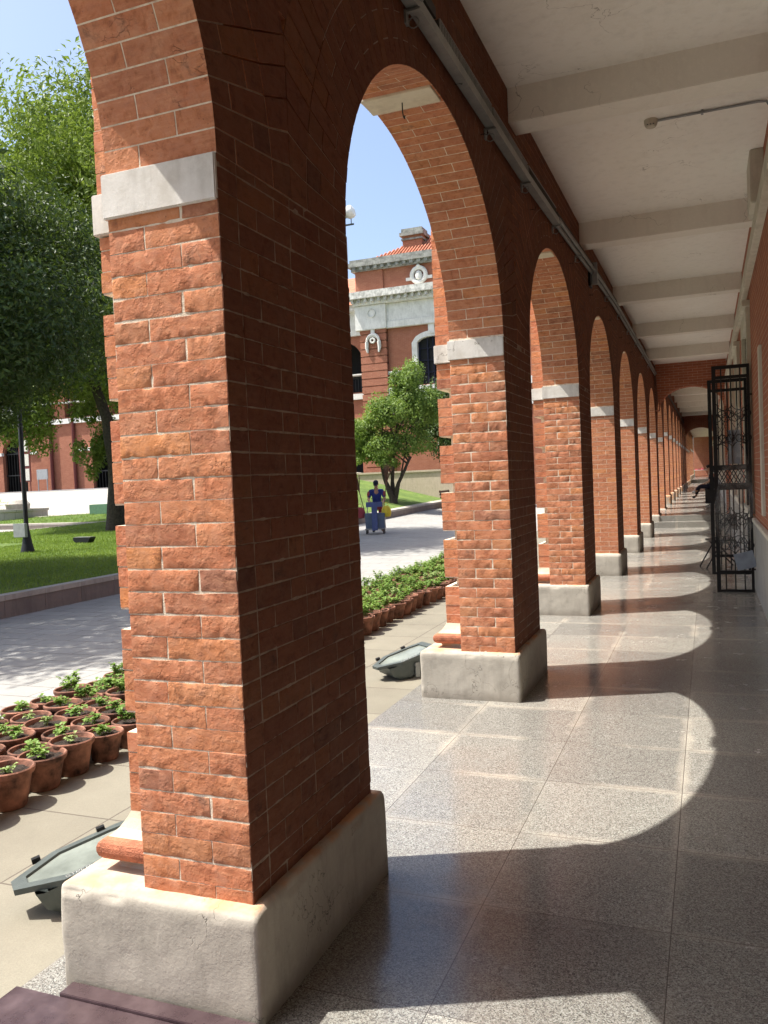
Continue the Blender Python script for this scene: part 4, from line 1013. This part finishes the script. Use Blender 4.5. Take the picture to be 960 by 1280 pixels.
# ------------------------------------------------------------------ cable tray, sconce, smoke detector
ct = empty('cable_tray', (0, 0, 0), label='grey metal cable tray and pipes running along the wall above the arches', cat='cable tray')
def along(pts, w0, w1, h0, h1, m, name, bev=.004):
    mb = MB()
    for (ya, za), (yb, zb) in zip(pts[:-1], pts[1:]):
        v = [(x, y, z+dz) for (y, z) in ((ya, za), (yb, zb)) for dz in (h0, h1) for x in (w0, w1)]
        mb.add(v, [(0, 1, 3, 2), (4, 6, 7, 5), (0, 4, 5, 1), (2, 3, 7, 6), (0, 2, 6, 4), (1, 5, 7, 3)])
    return mb.build(name, m, ct)
line = [(-7.5, 4.12), (1.95, 4.11), (4.5, 4.12), (6.1, 4.17), (8.6, 4.27), (11.5, 4.36), (16.5, 4.38), (22.7, 4.38)]
along(line[:4], .012, .075, -.055, .005, GALV, 'tray_channel')
along([(-7.5, 4.18), (2.2, 4.17)], .012, .06, .0, .06, TRAYD, 'tray_cover')
def seg(a, b, m, nm):
    z = lambda y: np.interp(y, [p[0] for p in line], [p[1] for p in line])
    along([(a, z(a)+.006), (b, z(b)+.006)], .014, .062, .0, .075, m, nm)
    mb = MB(); mb.tube([(.064, a, z(a)+.082), (.064, b, z(b)+.082)], .004, 5); mb.tube([(.064, a, z(a)+.01), (.064, a, z(a)+.082)], .004, 5); mb.build('cover_edge', GALV, ct)
    mb = MB(); y = a
    while y < b: mb.box(.0625, .0665, y, y+.012, z(y)+.012, z(y)+.072); y += .03
    mb.build('cover_ribs', GALV if m is TRAYD else TRAYD, ct)
seg(2.25, 3.42, TRAYD, 'tray_cover'); seg(3.47, 4.62, TRAYD, 'tray_cover'); seg(4.67, 6.0, GALV, 'tray_cover')
for dz, dx, r_, m_ in ((-.03, .03, .022, GALV), (.03, .03, .018, TRAYD), (.0, .065, .02, GALV), (.062, .05, .014, TRAYD)):
    MB().tube([(dx, y, z+dz) for y, z in line[3:]], r_, 8).build('pipe', m_, ct, smooth=True)
    if dz > 0: MB().tube([(dx, y, CEILZ+.0-.25+dz) for y in (23.5, 53)], r_, 8).build('pipe', m_, ct)
for y in (1.85, 3.45, 4.64, 6.1, 7.6, 9.1, 10.6, 12.4, 14.2, 16.0, 18, 20):
    z = float(np.interp(y, [p[0] for p in line], [p[1] for p in line]))
    mb = MB(); mb.box(.0, .085, y-.012, y+.012, z-.075, z-.062); mb.box(.0, .012, y-.02, y+.02, z-.13, z-.06)
    torus(mb, (.03, y+.05, z-.10), .028, .0035, 12, 5); mb.build('clamp', GALV, ct)
lb = MB(); lb.box(.0, .09, 1.78, 1.9, 4.10, 4.30); lb.build('junction_box', GALV, ct, bevel=.004)
wl = empty('wall_bracket', (0, 8.85, 0), label='small black bracket on the brick wall under the second ceiling beam', cat='bracket')
MB().box(.0, .03, -.1, .08, 4.06, 4.36).build('back_plate', IRON, wl); MB().box(.02, .10, .04, .08, 4.10, 4.38).build('side_plate', GRAYB, wl)
sd = empty('smoke_detector', (.99, 5.37, CEILZ), label='small cream smoke detector on the ceiling at the end of its conduit', cat='smoke detector')
MB().lathe([(.001, -.062), (.035, -.062), (.047, -.05), (.055, -.03), (.057, 0)], 20).build('detector_head', TRIM, sd, smooth=True)
MB().lathe([(.0475, -.049), (.0485, -.044)], 20).box(-.03, -.018, -.06, -.052, -.056, -.05).box(-.006, .006, -.06, -.052, -.056, -.05).box(.018, .03, -.06, -.052, -.056, -.05).build('vent_slots', IRON, sd)
MB().tube([(.055, 0, -.014), (.5, .0, -.014), (.84, .0, -.014), (.90, .0, -.022), (.922, .0, -.06), (.925, .0, -.5)], .011, 8).build('conduit', GRAYB, sd, smooth=True)
MB().box(.4, .42, -.02, .02, -.03, 0).build('conduit_clip', GRAYB, sd)
# ceiling light panel near right wall, top right corner
cs = empty('ceiling_speaker', (1.88, 3.15, CEILZ), label='grey box fitting at ceiling level above the inner wall, top right', cat='box fitting')
MB().box(-.07, .05, .35, .75, -.16, -.0).build('casing', TRIM, cs, bevel=.008); MB().box(-.04, .05, .05, .33, -.24, -.06).build('grille', TRAYD, cs, bevel=.006)

# ------------------------------------------------------------------ iron gates
def gate(y, x0, x1, z0, z1, lab, extra):
    t = empty('iron_gate', (0, y, 0), label=lab, cat='gate', group='black iron gates folded out from the inner wall')
    f = MB(); s_ = .022
    f.box(x0, x0+.05, -s_, s_, z0, z1); f.box(x1-.035, x1, -s_, s_, z0, z1)
    for z, hh in ((z1-.045, .045), (z1-.175, .04), (z0, .035), (z0+.25, .04), (1.36, .07), (1.62, .07)): f.box(x0, x1, -s_*.9, s_*.9, z, z+hh)
    xc = (x0+x1)/2; W_ = x1-x0
    for i in range(3): 
        x = x0+W_*(i+1)/4; MB().tube([(x, 0, z0), (x, 0, 1.38)], .009, 6).build('bar', IRON, t); MB().tube([(x, 0, 1.66), (x, 0, z1-.02)], .009, 6).build('bar', IRON, t)
    sc_ = f
    for i in range(4):
        xa = x0+.05+(W_-.08)*i/4; xb = x0+.05+(W_-.08)*(i+1)/4; sc_.tube([(xa, 0, 1.43), (xb, 0, 1.62)], .007, 5); sc_.tube([(xb, 0, 1.43), (xa, 0, 1.62)], .007, 5)
    for zc, sgn in ((2.20, 1), (.78, -1)):
        for xx in (x0+.05+W_*.14, x0+.05+W_*.36, x0+.05+W_*.60, x0+.05+W_*.80):
            torus(sc_, (xx, 0, zc+.16), .048, .006, 16, 5); torus(sc_, (xx, 0, zc-.16), .048, .006, 16, 5)
        for xa, xb in ((x0+.06, xc), (xc, x1-.04)):
            sc_.tube([(xa, 0, zc+.2), ((xa+xb)/2, 0, zc), (xb, 0, zc+.2)], .007, 5); sc_.tube([(xa, 0, zc-.2), ((xa+xb)/2, 0, zc), (xb, 0, zc-.2)], .007, 5)
            torus(sc_, ((xa+xb)/2, 0, zc-.3), .09, .006, 14, 5, 0, math.pi); torus(sc_, ((xa+xb)/2, 0, zc+.3), .09, .006, 14, 5, math.pi, 2*math.pi)
    f.build('gate_frame', IRON, t)
    for zz in (z0+.3, z1-.4): MB().tube([(x1-.01, 0, zz), (XR, 0, zz)], .012, 6).build('hinge', IRON, t)
    if extra: MB().box(x0+.19, x0+.33, .03, .045, 1.70, 2.15).build('lock_plate', PANEL, t)
    return t
gate(9.65, 1.44, 1.90, .0, 3.0, 'nearest black wrought iron gate leaf with scrolls, standing out from the wall', True)
gate(10.7, 1.385, 1.905, .11, 2.92, 'second black iron gate leaf, just behind the nearest one', False)
# clear plastic sheet hung on the gate and a grey panel leaning in it
V = []; nx, nz = 10, 26
for k in range(nz+1):
    for i in range(nx+1):
        u, v = i/nx, k/nz; wdt = .10+.22*math.sin(math.pi*min(1, v*1.15+.15)); x = 1.70+(u-.5)*2*wdt*.75+.10*(v-.5); V.append((min(x, 1.905), 9.58+.025*math.sin(u*9+v*5)+.02*math.sin(v*17), .55+1.9*v))
F = [(k*(nx+1)+i, k*(nx+1)+i+1, (k+1)*(nx+1)+i+1, (k+1)*(nx+1)+i) for k in range(nz) for i in range(nx)]
tag(link('plastic_sheet', mesh_np('plastic_sheet', V, F, FILM, smooth=True)), 'crumpled clear plastic sheet hanging on the nearest iron gate', 'plastic sheet')
Mp = Matrix.Translation((1.79, 9.55, .43)) @ Matrix.Rotation(R(-14), 4, 'Y')
tag(MB().box(-.12, .12, -.008, .008, -.11, .11, Mp).build('sign_panel', PANEL, None, bevel=.003), 'tilted blank grey panel caught low on the nearest iron gate', 'panel')
# black chair behind the gate
chx = empty('folding_chair', (1.52, 12.6, 0), R(-75), label='black folding chair standing behind the iron gates', cat='chair')
MB().box(-.2, .2, -.19, .2, .44, .47).build('seat', IRON, chx, bevel=.008); MB().box(-.2, .2, .2, .225, .62, .88).build('backrest', IRON, chx, bevel=.008)
for sx in (-.2, .2):
    MB().tube([(sx, -.28, 0), (sx, .23, .9)], .012, 6).build('leg', IRON, chx); MB().tube([(sx, .26, 0), (sx, -.15, .46)], .012, 6).build('leg', IRON, chx)

# ------------------------------------------------------------------ stall at the far end
st = empty('display_table', (.95, 86.0, .62), label='long table with red cloth goods at the far end of the walkway', cat='table')
MB().box(-.9, .9, -.4, .4, .72, .76).build('table_top', WSTONE, st)
for sx in (-.85, .85):
    for sy in (-.35, .35): MB().box(sx-.03, sx+.03, sy-.03, sy+.03, 0, .72).build('leg', GALV, st)
MB().box(-.8, .8, -.3, .3, 0.12, .16).build('lower_shelf', IRON, st)
for i in range(6):
    o = MB().box(-.8+i*.28, -.58+i*.28, -.25, .25, .765, .86+.04*(i % 3)).build('folded_cloth', REDC if i % 2 else PINKC, None, bevel=.01, loc=(.95, 86.0, .62))
    tag(o, 'folded red or pink cloth in the row on the far table', 'cloth', 'folded cloths on the far table')

# ------------------------------------------------------------------ people
def skin(name, J, E, m, parent, sub=1, loc=(0, 0, 0)):
    """J: {joint: ((x,y,z), r)}; E: chains of names"""
    names = list(J); idx = {n_: i for i, n_ in enumerate(names)}
    me = bpy.data.meshes.new(name); ed = [(idx[c[i]], idx[c[i+1]]) for c in E for i in range(len(c)-1)]
    me.from_pydata([J[n_][0] for n_ in names], ed, []); me.materials.append(m)
    o = link(name, me, parent, loc); md_ = o.modifiers.new('skin', 'SKIN'); md_.use_smooth_shade = True
    for i, n_ in enumerate(names):
        r = J[n_][1]; r = r if isinstance(r, tuple) else (r, r); me.skin_vertices[0].data[i].radius = r
    me.skin_vertices[0].data[0].use_root = True
    s_ = o.modifiers.new('sub', 'SUBSURF'); s_.levels = sub+1; s_.render_levels = sub+1
    return o
def head(parent, c, yaw, tilt, cap=None):
    M_ = Matrix.Translation(c) @ Matrix.Rotation(yaw, 4, 'Z') @ Matrix.Rotation(tilt, 4, 'X')
    T = lambda p: tuple(M_ @ Vector(p))
    mb = MB(); prof = [(.001, -.125), (.035, -.12), (.055, -.095), (.066, -.05), (.074, 0), (.078, .04), (.07, .085), (.045, .112), (.001, .122)]
    n_ = 16; V = []
    for r, z in prof:
        for k in range(n_):
            a = 2*math.pi*k/n_; V.append(T((r*math.cos(a)*.95, r*math.sin(a)*1.2, z)))
    mb.add(V, [(i*n_+k, i*n_+(k+1) % n_, (i+1)*n_+(k+1) % n_, (i+1)*n_+k) for i in range(len(prof)-1) for k in range(n_)])
    return M_, mb, T
def face_parts(parent, T, hairm=HAIR, cap=None):
    mb = MB(); mb.tube([T((0, -.085, .02)), T((0, -.108, -.025)), T((0, -.09, -.035))], [.008, .014, .010], 6); mb.build('nose', SKIN, parent, smooth=True)
    for s_ in (-1, 1):
        MB().tube([T((s_*.072, .0, .015)), T((s_*.082, .01, .0)), T((s_*.074, .005, -.035))], [.012, .014, .008], 6).build('ear', SKIN, parent, smooth=True)
        MB().lathe([(.001, -.009), (.012, 0), (.001, .009)], 8, T((s_*.03, -.083, .008))).build('eye', HAIR, parent)
    MB().tube([T((-.022, -.083, -.068)), T((0, -.088, -.07)), T((.022, -.083, -.068))], .005, 5).build('mouth', PINKC, parent)
def cleaner():
    t = empty('person', (-8.75, 22.9, 0), R(18), label='street cleaner in blue shirt and dark cap pushing a loaded cart', cat='person')
    J = {'pel': ((0, 0, .92), (.13, .10)), 'spi': ((0, -.04, 1.12), (.12, .09)), 'che': ((0, -.10, 1.30), (.15, .10)), 'nek': ((0, -.16, 1.43), .05), 'hed': ((0, -.20, 1.52), .06)}
    E = [['pel', 'spi', 'che', 'nek', 'hed']]
    for s_, n_ in ((-1, 'l'), (1, 'r')):
        J.update({'sh'+n_: ((s_*.19, -.11, 1.34), .058), 'el'+n_: ((s_*.27, -.14, 1.08), .044), 'wr'+n_: ((s_*.20, -.36, .98), .03), 'pa'+n_: ((s_*.185, -.42, .975), (.028, .02)),
                  'hi'+n_: ((s_*.10, 0, .86), .085), 'kn'+n_: ((s_*.12, -.03+(.12 if s_ > 0 else 0), .48), .06), 'an'+n_: ((s_*.13, .06+(.14 if s_ > 0 else -.1), .09), .038), 'to'+n_: ((s_*.15, -.06+(.12 if s_ > 0 else -.1), .035), .035)})
        E += [['che', 'sh'+n_, 'el'+n_, 'wr'+n_, 'pa'+n_], ['pel', 'hi'+n_, 'kn'+n_, 'an'+n_, 'to'+n_]]
        for f in range(4):
            J['f%d%s' % (f, n_)] = ((s_*.185+(f-1.5)*.018, -.47+abs(f-1.5)*.004, .975), .009); J['g%d%s' % (f, n_)] = ((s_*.185+(f-1.5)*.018, -.475+abs(f-1.5)*.004, .945), .008); E.append(['pa'+n_, 'f%d%s' % (f, n_), 'g%d%s' % (f, n_)])
        J['t'+n_] = ((s_*.14, -.43, .955), .010); E.append(['pa'+n_, 't'+n_])
    body = skin('body', J, E, SKIN, t)
    M_, mb, T = head(t, (0, -.215, 1.57), 0, R(22)); hd = mb.build('head', SKIN, t, smooth=True); face_parts(hd, T)
    cp_ = MB(); n_ = 16; prof = [(.084, .03), (.086, .075), (.07, .115), (.03, .135), (.001, .138)]; V = []
    for r, z in prof: V += [T((r*math.cos(6.2832*k/n_), r*math.sin(6.2832*k/n_)*1.18, z)) for k in range(n_)]
    cp_.add(V, [(i*n_+k, i*n_+(k+1) % n_, (i+1)*n_+(k+1) % n_, (i+1)*n_+k) for i in range(4) for k in range(n_)])
    cp_.add([T((-.07, -.07, .045)), T((.07, -.07, .045)), T((.05, -.17, .03)), T((-.05, -.17, .03)), T((-.07, -.07, .035)), T((.07, -.07, .035)), T((.05, -.17, .02)), T((-.05, -.17, .02))], [(0, 1, 2, 3), (7, 6, 5, 4), (2, 3, 7, 6), (0, 3, 7, 4), (1, 2, 6, 5)])
    cp_.build('cap', NAVY, t, smooth=True)
    JS = {'a': ((0, .0, .88), (.165, .13)), 'b': ((0, -.04, 1.12), (.155, .12)), 'c': ((0, -.10, 1.31), (.175, .125)), 'd': ((0, -.14, 1.40), (.08, .07))}
    ES = [['a', 'b', 'c', 'd']]
    for s_, n_ in ((-1, 'l'), (1, 'r')):
        JS.update({'s'+n_: ((s_*.19, -.11, 1.34), .078), 'e'+n_: ((s_*.265, -.13, 1.12), .064)}); ES.append(['c', 's'+n_, 'e'+n_])
    skin('shirt', JS, ES, BLUE, t)
    for s_ in (-1, 1):
        skin('sleeve', {'a': ((s_*.21, -.10, 1.36), .085), 'b': ((s_*.262, -.13, 1.14), .07)}, [['a', 'b']], REDC, t)
    JT_ = {'p': ((0, 0, .90), (.155, .125))}; ET = []
    for s_, n_ in ((-1, 'l'), (1, 'r')):
        JT_.update({'h'+n_: ((s_*.10, 0, .84), .10), 'k'+n_: ((s_*.12, -.03+(.12 if s_ > 0 else 0), .48), .075), 'a'+n_: ((s_*.13, .06+(.14 if s_ > 0 else -.1), .16), .055)}); ET.append(['p', 'h'+n_, 'k'+n_, 'a'+n_])
    skin('trousers', JT_, ET, REDC, t)
    for s_ in (-1, 1):
        y = .14 if s_ > 0 else -.1
        skin('boot', {'a': ((s_*.13, .06+y, .34), .062), 'b': ((s_*.13, .06+y, .07), .055), 'c': ((s_*.15, -.08+y, .045), .042)}, [['a', 'b', 'c']], IRON, t)
    return t
cleaner()
ca = empty('cleaning_cart', (-8.55, 22.2, 0), R(18), label='grey cleaning cart with tall blue board pushed by the cleaner', cat='cart')
MB().box(-.32, .32, -.28, .28, .14, .18).build('platform', GALV, ca, bevel=.01)
for s_ in (-1, 1):
    bnm = MB(); bnm.add([(s_*.17-.13, -.2, .18), (s_*.17+.13, -.2, .18), (s_*.17+.13, .2, .18), (s_*.17-.13, .2, .18), (s_*.17-.15, -.23, .66), (s_*.17+.15, -.23, .66), (s_*.17+.15, .23, .66), (s_*.17-.15, .23, .66)], [(0, 1, 2, 3), (0, 1, 5, 4), (1, 2, 6, 5), (2, 3, 7, 6), (3, 0, 4, 7), (4, 5, 6, 7)]); bnm.build('bin', BIN, ca, bevel=.01)
    MB().tube([(s_*.30, .26, .18), (s_*.26, .34, .95), (s_*.2, .36, .98)], .014, 6).build('handle_tube', GALV, ca, smooth=True)
MB().tube([(-.24, .36, .98), (.24, .36, .98)], .016, 8).build('handle', GALV, ca)
MB().box(-.09, .09, -.31, -.285, .12, 1.02).build('board', BLUEB, ca, bevel=.006); MB().box(-.26, .26, -.30, -.28, .86, 1.02).build('cross_board', BLUEB, ca, bevel=.006)
for sx in (-.27, .27):
    for sy in (-.22, .22):
        wh = MB(); Mw = Matrix.Rotation(R(90), 3, 'Y'); wh.lathe([(.001, -.02), (.07, -.02), (.085, -.01), (.085, .01), (.07, .02), (.001, .02)], 14, (sx, sy, .086), Mw); wh.build('wheel', IRON, ca, smooth=True)
def broom(x, y, z, dx, dy, L, lab):
    t = empty('broom', (x, y, z), label=lab, cat='broom', group='straw brooms standing up in the cleaning cart')
    top = Vector((dx, dy, L)); MB().tube([(0, 0, 0), tuple(top*.72)], .014, 6).build('handle', WOOD, t)
    b_ = MB(); rg = random.Random(int(L*100)); d = top.normalized(); u = d.orthogonal().normalized(); w_ = d.cross(u)
    for i in range(90):
        a = rg.uniform(0, 6.28); r = rg.uniform(0, .19); e = top+u*math.cos(a)*r+w_*math.sin(a)*r+d*rg.uniform(-.1, .08); b_.tube([tuple(top*.66), tuple(top*.8+(u*math.cos(a)+w_*math.sin(a))*r*.3), tuple(e)], [.006, .006, .003], 3, cap=False)
    b_.build('bristles', STRAW, t)
broom(-8.42, 22.45, .2, .24, .1, 1.95, 'straw broom sticking up on the right of the cleaner'); broom(-8.85, 22.35, .2, -.42, .05, 1.65, 'straw broom sticking up on the left of the cleaner')
def bag(x, y, z, m, lab):
    mb = MB(); V = []; n_ = 12; prof = [(.02, 0), (.13, .02), (.16, .12), (.15, .24), (.11, .32), (.06, .36)]
    for r, zz in prof: V += [(r*math.cos(6.2832*k/n_)*(1+.08*math.sin(k*2.3)), r*.7*math.sin(6.2832*k/n_), zz) for k in range(n_)]
    mb.add(V, [(i*n_+k, i*n_+(k+1) % n_, (i+1)*n_+(k+1) % n_, (i+1)*n_+k) for i in range(5) for k in range(n_)]+[tuple(range(n_))]); torus(mb, (0, 0, .40), .07, .008, 12, 5)
    o = mb.build('hanging_bag', m, None, smooth=True, loc=(x, y, z)); tag(o, lab, 'bag')
bag(-8.17, 22.22, .52, YELL, 'bright yellow bag hanging on the right side of cart'); bag(-8.98, 22.0, .50, REDC, 'red bag hanging on the left side of cart')
# seated person far down the walkway
sp = empty('person', (1.50, 31.5, .32), R(-90), label='person in dark clothes sitting on a black box far down the walkway', cat='person')
J = {'pel': ((0, 0, .62), (.13, .11)), 'spi': ((0, -.02, .82), (.12, .10)), 'che': ((0, -.05, 1.02), (.15, .10)), 'nek': ((0, -.07, 1.16), .05), 'hed': ((0, -.10, 1.24), .06)}; E = [['pel', 'spi', 'che', 'nek', 'hed']]
for s_, n_ in ((-1, 'l'), (1, 'r')):
    J.update({'sh'+n_: ((s_*.18, -.05, 1.05), .055), 'el'+n_: ((s_*.22, -.10, .80), .042), 'wr'+n_: ((s_*.10, -.32, .70), .03), 'pa'+n_: ((s_*.07, -.39, .69), (.03, .02)), 'hi'+n_: ((s_*.1, -.05, .60), .085), 'kn'+n_: ((s_*.11, -.46, .62), .062), 'an'+n_: ((s_*.10+(-.06 if s_ > 0 else 0), -.60, .24 if s_ < 0 else .40), .04), 'to'+n_: ((s_*.10, -.72, .20 if s_ < 0 else .42), .034)})
    E += [['che', 'sh'+n_, 'el'+n_, 'wr'+n_, 'pa'+n_], ['pel', 'hi'+n_, 'kn'+n_, 'an'+n_, 'to'+n_]]
    for f in range(4): J['f%d%s' % (f, n_)] = ((s_*.07+(f-1.5)*.017, -.45, .675), .008); E.append(['pa'+n_, 'f%d%s' % (f, n_)])
skin('body', J, E, SKIN, sp)
M_, mb, T = head(sp, (0, -.12, 1.30), 0, R(14)); hd = mb.build('head', SKIN, sp, smooth=True); face_parts(hd, T)
hb = MB(); V = []; n_ = 14; prof = [(.08, .0), (.085, .06), (.07, .11), (.001, .132)]
for r, z in prof: V += [T((r*math.cos(6.2832*k/n_), .012+r*math.sin(6.2832*k/n_)*1.15, z)) for k in range(n_)]
hb.add(V, [(i*n_+k, i*n_+(k+1) % n_, (i+1)*n_+(k+1) % n_, (i+1)*n_+k) for i in range(3) for k in range(n_)]); hb.build('hair', HAIR, sp, smooth=True)
skin('shirt', {'a': ((0, 0, .64), (.16, .13)), 'b': ((0, -.02, .84), (.15, .12)), 'c': ((0, -.05, 1.03), (.175, .12)), 'sl': ((-.18, -.05, 1.05), .07), 'el': ((-.22, -.09, .86), .055), 'sr': ((.18, -.05, 1.05), .07), 'er': ((.22, -.09, .86), .055)}, [['a', 'b', 'c'], ['c', 'sl', 'el'], ['c', 'sr', 'er']], NAVY, sp)
skin('trousers', {'p': ((0, 0, .60), (.155, .12)), 'hl': ((-.1, -.06, .60), .1), 'kl': ((-.11, -.46, .62), .078), 'al': ((-.10, -.59, .30), .055), 'hr': ((.1, -.06, .60), .1), 'kr': ((.11, -.46, .62), .078), 'ar': ((.05, -.58, .46), .055)}, [['p', 'hl', 'kl', 'al'], ['p', 'hr', 'kr', 'ar']], NAVY, sp)
for s_, zz in ((-1, .2), (1, .40)): skin('shoe', {'a': ((s_*.10, -.60, zz+.03), .05), 'b': ((s_*.10, -.73, zz), .04)}, [['a', 'b']], WHITEPL if s_ > 0 else IRON, sp)
bk = empty('black_box_seat', (1.50, 31.5, .32), label='black box used as a seat against the inner wall', cat='box')
MB().box(-.26, .26, -.45, .45, 0, .48).build('box_body', IRON, bk, bevel=.01); MB().box(-.27, .27, -.46, .46, .485, .52).build('lid', IRON, bk, bevel=.01)

# ------------------------------------------------------------------ potted plants
def pot_mesh():
    mb = MB(); mb.lathe([(.001, .0), (.078, .0), (.084, .01), (.112, .150), (.116, .158), (.124, .160), (.130, .172), (.130, .188), (.124, .194), (.117, .190), (.112, .170), (.108, .15)], 26); return mb.build('pot', TERRA, None, smooth=True)
def soil_mesh():
    n_ = 22; V = [(0, 0, .168)]; rg = random.Random(2)
    for r in (.03, .06, .085, .111):
        V += [(r*math.cos(6.2832*k/n_), r*math.sin(6.2832*k/n_), .165+rg.uniform(-.006, .006)) for k in range(n_)]
    F = [(0, 1+k, 1+(k+1) % n_) for k in range(n_)]+[(1+i*n_+k, 1+i*n_+(k+1) % n_, 1+(i+1)*n_+(k+1) % n_, 1+(i+1)*n_+k) for i in range(3) for k in range(n_)]
    return link('soil', mesh_np('soil', V, F, SOIL))
def plant_mesh(kind, seed):
    """rosette / bush of lobed seedling leaves on short stalks"""
    rg = np.random.default_rng(seed); V = []; F = []
    nst, hh, sp_, ls_, nl = [(9, .065, .065, .033, 8), (15, .12, .09, .036, 10), (5, .05, .04, .028, 6), (14, .17, .095, .034, 12)][kind]
    def leaf(p, d, up, L):
        d = d/np.linalg.norm(d); s_ = np.cross(d, up); s_ /= max(np.linalg.norm(s_), 1e-6); nn = np.cross(s_, d); W = L*.42; b = len(V)
        for (u, w_, c_) in ((0, 0, 0), (.3, .8, .12), (.45, .5, .08), (.62, 1, .10), (.8, .5, .0), (1, 0, -.2), (.8, -.5, .0), (.62, -1, .10), (.45, -.5, .08), (.3, -.8, .12)):
            V.append(p+d*L*u+s_*W*w_+nn*L*c_)
        V.append(p+d*L*.5)
        for k in range(10): F.append((b+10, b+k, b+(k+1) % 10))
    for i in range(nst):
        a = rg.uniform(0, 6.283); r = sp_*np.sqrt(rg.uniform(0, 1)); base = np.array([r*.35*np.cos(a), r*.35*np.sin(a), .165]); h_ = hh*rg.uniform(.5, 1.1); tip = np.array([r*np.cos(a), r*np.sin(a), .165+h_])
        b = len(V); w_ = .0018
        V.extend([base+[w_, 0, 0], base-[w_, 0, 0], tip-[w_*.5, 0, 0], tip+[w_*.5, 0, 0]]); F.append((b, b+1, b+2)); F.append((b, b+2, b+3))
        for k in range(nl):
            a2 = rg.uniform(0, 6.283); u = rg.uniform(.35, 1); p = base+(tip-base)*u; d = np.array([np.cos(a2), np.sin(a2), rg.uniform(-.1, .8)]); leaf(p, d, np.array([0, 0, 1.]), ls_*rg.uniform(.6, 1.3))
    me = mesh_np('foliage', np.array(V), [tuple(f) for f in F], SEED1 if kind != 2 else SEED2); return me
pot_o = pot_mesh(); soil_o = soil_mesh()
plants = [(k, plant_mesh(k, 10*k+s_)) for k in range(4) for s_ in range(3)]
for kk in range(2):
    for s_ in range(2):
        me = plant_mesh(kk, 77+s_+kk*5); me.materials.clear(); me.materials.append(SEED2); plants.append((kk+4, me))
klab = {0: 'low green', 1: 'bushy green', 2: 'sparse pale', 3: 'tall green', 4: 'low pale', 5: 'bushy pale'}
rlab = ['front row', 'second row', 'middle row', 'fourth row', 'back row']
protop = None; rg = random.Random(12)
NR = 5; pitch = .262
def place_pot(r, y, far):
    global protop
    kinds = [0, 0, 0, 2, 4, 2, 1] if not far else [1, 3, 3, 1, 5, 3]
    kd = rg.choice(kinds)
    if not far and y > 2.6: kd = rg.choice([1, 3, 1, 0, 5])
    me = rg.choice([p for p in plants if p[0] == kd])[1]
    x = -2.22-r*.235+rg.uniform(-.028, .028); s_ = rg.uniform(.88, 1.08)
    where = 'past the near pier' if far else 'left of near pier'
    lab = 'terracotta pot of %s seedlings, %s %s' % (klab[kd], rlab[r], where)
    t = empty('potted_plant', (x, y, .0), rg.uniform(0, 6.28), label=lab, cat='potted plant', group='terracotta pots of seedlings beside the path')
    t.scale = (s_, s_, s_*rg.uniform(.92, 1.06)); t.rotation_euler[0] = rg.uniform(-.03, .03)
    if protop is None:
        pot_o.parent = t; soil_o.parent = t; protop = t
    else:
        for src in (pot_o, soil_o): c = src.copy(); col.objects.link(c); c.parent = t
    link('foliage', me, t)
    return t
cnt = 0
for r in range(NR):
    y = .10+(.13 if r % 2 else 0)
    while y < 5.0: place_pot(r, y+rg.uniform(-.012, .012), False); y += pitch; cnt += 1
for r in range(NR):
    y = 5.05+(.13 if r % 2 else 0)
    while y < 13.0: place_pot(r, y+rg.uniform(-.012, .012), True); y += pitch; cnt += 1
print('pots', cnt)

# ------------------------------------------------------------------ camera
yaw, pitch_, roll = R(21.494), R(-2.177), R(-2.476)
fw = Vector((-math.sin(yaw)*math.cos(pitch_), math.cos(yaw)*math.cos(pitch_), math.sin(pitch_)))
rt = Vector((math.cos(yaw), math.sin(yaw), 0)); up = rt.cross(fw)
c_, s_ = math.cos(roll), math.sin(roll); rt2 = rt*c_+up*s_; up2 = up*c_-rt*s_
cam = bpy.data.cameras.new('camera'); co = bpy.data.objects.new('camera', cam); col.objects.link(co)
Mx = Matrix(((rt2.x, up2.x, -fw.x, 1.369), (rt2.y, up2.y, -fw.y, -2.211), (rt2.z, up2.z, -fw.z, 1.68), (0, 0, 0, 1))); co.matrix_world = Mx
cam.sensor_fit = 'HORIZONTAL'; cam.sensor_width = 36; cam.lens = 36*1033.4/960; cam.clip_end = 2000; cam.clip_start = .05
sc.camera = co
# ------------------------------------------------------------------ light
SA, SB = .46, .20
el = math.atan2(1, math.hypot(SA, SB)); az = math.atan2(-SA, -SB)
w = bpy.data.worlds.new('World'); sc.world = w; w.use_nodes = True; nt = w.node_tree
sky = nt.nodes.new('ShaderNodeTexSky'); sky.sky_type = 'NISHITA'; sky.sun_disc = False; sky.sun_elevation = el; sky.sun_rotation = az; sky.air_density = .9; sky.dust_density = 3.4; sky.ozone_density = 1.0
bg = nt.nodes['Background']; nt.links.new(sky.outputs[0], bg.inputs[0]); bg.inputs[1].default_value = .148
sl = bpy.data.lights.new('sun', 'SUN'); sl.energy = 5.0; sl.angle = R(.53); sl.color = (1, .955, .88); so = bpy.data.objects.new('sun', sl); col.objects.link(so)
so.rotation_euler = Vector((SA, SB, -1)).to_track_quat('-Z', 'Y').to_euler()
vs = sc.view_settings; vs.view_transform = 'Standard'; vs.look = 'None'; vs.exposure = .97; vs.gamma = 1; vs.use_curve_mapping = False
cy = sc.cycles
sc.render.engine = 'CYCLES'
cy.use_denoising = True; cy.max_bounces = 8; cy.diffuse_bounces = 5; cy.glossy_bounces = 4; cy.transparent_max_bounces = 8; cy.transmission_bounces = 4
cy.caustics_reflective = True; cy.blur_glossy = .3; cy.sample_clamp_indirect = 12; cy.use_adaptive_sampling = True; cy.adaptive_threshold = .015
